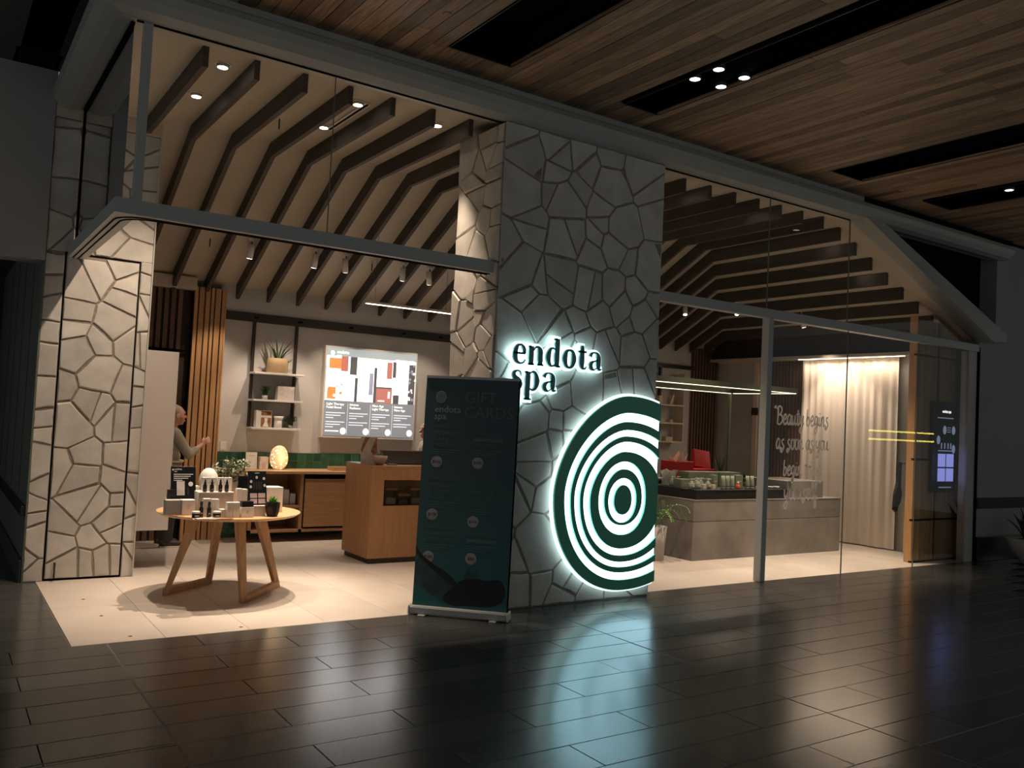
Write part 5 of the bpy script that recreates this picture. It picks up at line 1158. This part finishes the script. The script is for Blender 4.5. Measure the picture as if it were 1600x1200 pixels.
cl_ = thing('black_cloth','black cloth hanging beside the timber pier','cloth',(11.80,7.29,0.63)); mb = MB(); P0 = [(-0.14,0.0),(-0.12,0.22),(-0.04,0.40),(0.02,0.69),(0.06,0.69),(0.05,0.34),(0.10,0.22),(0.06,0.10),(-0.03,0.04),(-0.06,-0.04)]
mb.rings([[(x,d+0.02*math.sin(9*x),z) for x,z in P0] for d in (-0.02,0.02)]); part(cl_,'drape',mb,'rubber'); part(cl_,'hook',MB().cyl((0.04,0.0,0.67),(0.04,-0.2,0.69),0.008),'bronze')
single('beige_bin',MB().box(-0.08,0.08,-0.1,0.1,0,0.74,0.006).box(-0.085,0.085,-0.105,0.105,0.741,0.765,0.004),'plaster','slim beige bin below the black cloth','bin',(11.92,7.12,0))
# planter at the far right
pn = thing('bowl_planter','pale bowl planter with dark leaves by the right wall','planter',(12.84,5.95,0)); part(pn,'bowl',MB().lathe([(0.08,0),(0.10,0.02),(0.22,0.16),(0.30,0.34),(0.29,0.36),(0.27,0.34)],seg=28),'planter_white',True); part(pn,'soil',MB().lathe([(0.27,0.33),(0.002,0.35)],seg=16),'soil')
rg = random.Random(41)
for i in range(16):
    a = i*2.4; q = rg.uniform(0.1,0.38); part(pn,'leaf',MB().leaf((0.05*math.cos(a),0.05*math.sin(a),0.34),(q*math.cos(a),q*math.sin(a),0.45+rg.uniform(0.0,0.42)),0.045,0.04,4),'leaf_dark')

# ================================================================== SCRIPT LETTERING ON THE GLASS
def rw(pts, w=0.13): return [(x,y,w) for x,y in pts]
SC = {
 'B':(0.95,[[(0.15,0.0),(0.22,1.65)],[(0.0,1.45),(0.4,1.75),(0.75,1.5),(0.6,1.05),(0.28,0.92),(0.75,0.85),(0.85,0.35),(0.5,0.0),(0.1,0.1)]]),
 'e':(0.62,[[(0.02,0.42),(0.35,0.55),(0.48,0.85),(0.3,1.0),(0.1,0.7),(0.1,0.25),(0.32,0.0),(0.62,0.3)]]),
 'a':(0.70,[[(0.52,0.85),(0.3,1.0),(0.06,0.6),(0.1,0.1),(0.32,0.1),(0.5,0.6),(0.55,0.95),(0.5,0.3),(0.58,0.02),(0.72,0.2)]]),
 'u':(0.70,[[(0.04,0.95),(0.04,0.3),(0.15,0.02),(0.38,0.3),(0.5,0.95),(0.47,0.3),(0.57,0.02),(0.72,0.22)]]),
 't':(0.48,[[(0.25,1.5),(0.18,0.3),(0.3,0.02),(0.48,0.25)],[(0.0,1.05),(0.48,1.1)]]),
 'y':(0.68,[[(0.04,0.95),(0.06,0.4),(0.2,0.2),(0.42,0.5),(0.54,0.95),(0.45,-0.3),(0.22,-0.75),(0.04,-0.5),(0.3,-0.1),(0.66,0.25)]]),
 'b':(0.62,[[(0.14,1.6),(0.06,0.3),(0.2,0.0),(0.45,0.25),(0.45,0.7),(0.25,0.85),(0.1,0.5)]]),
 'g':(0.68,[[(0.5,0.85),(0.28,1.0),(0.06,0.6),(0.14,0.15),(0.38,0.3),(0.52,0.9),(0.45,-0.3),(0.22,-0.75),(0.04,-0.5),(0.3,-0.1),(0.66,0.25)]]),
 'i':(0.38,[[(0.12,0.95),(0.07,0.25),(0.18,0.02),(0.38,0.25)],[(0.15,1.25),(0.18,1.33)]]),
 'n':(0.70,[[(0.06,0.95),(0.06,0.0)],[(0.06,0.45),(0.28,0.98),(0.42,0.8),(0.40,0.2),(0.52,0.02),(0.70,0.25)]]),
 's':(0.55,[[(0.45,0.95),(0.18,0.85),(0.18,0.6),(0.42,0.3),(0.32,-0.05),(0.1,-0.3),(0.0,-0.1),(0.2,0.1)]]),
 'o':(0.62,[[(0.3,1.0),(0.08,0.75),(0.1,0.2),(0.3,0.0),(0.5,0.3),(0.48,0.8),(0.3,1.0),(0.45,0.9),(0.62,0.95)]]),
 'r':(0.55,[[(0.05,0.95),(0.08,0.72),(0.3,0.95),(0.27,0.3),(0.38,0.02),(0.55,0.25)]]),
 'l':(0.42,[[(0.0,0.2),(0.34,1.2),(0.3,1.65),(0.15,1.4),(0.12,0.3),(0.25,0.02),(0.42,0.25)]]),
 'f':(0.50,[[(0.02,0.3),(0.38,1.3),(0.35,1.65),(0.2,1.4),(0.18,-0.5),(0.28,-0.75),(0.36,-0.3),(0.3,0.1),(0.5,0.3)]]),
 '"':(0.36,[[(0.08,1.75),(0.06,1.5)],[(0.22,1.78),(0.2,1.53)]]), '.':(0.25,[[(0.05,0.0),(0.10,0.08)]]), ' ':(0.42,[])}
wlt = thing('glass_lettering','white handwritten quotation on the right glass pane','lettering',(7.91,6.412,0.80))
for line, x, z, s_ in (('"Beauty begins',0.0,0.955,0.118),('as soon as you',0.05,0.675,0.118),('begin to be',0.19,0.375,0.112),('yourself."',0.22,0.095,0.128)):
    for wd in line.split(' '):
        mb = MB(); x0 = x
        for ch in wd:
            adv, st = SC[ch]
            for q in st: ribbon(mb, [(a+(x-x0)/s_,b,0.17) for a,b in q], s_, -0.0012, 0.0, n=4)
            x += adv*s_
        o = part(wlt,'word',mb,'vinyl'); o.location=(x0,0,z); x += 0.36*s_
# two yellow light strips on the shop across the mall, mirrored in the glazing
for z,l in ((1.94,'upper'),(1.62,'lower')):
    t = thing('light_strip','%s yellow light strip of the shop opposite, seen mirrored in the right glazing' % l,'light strip',(31.5,-6.5,z)); part(t,'tube',MB().box(-2.2,2.2,-0.02,0.02,-0.03,0.03),'led_yellow'); part(t,'channel',MB().box(-2.25,2.25,-0.06,-0.021,-0.04,0.04),'black')
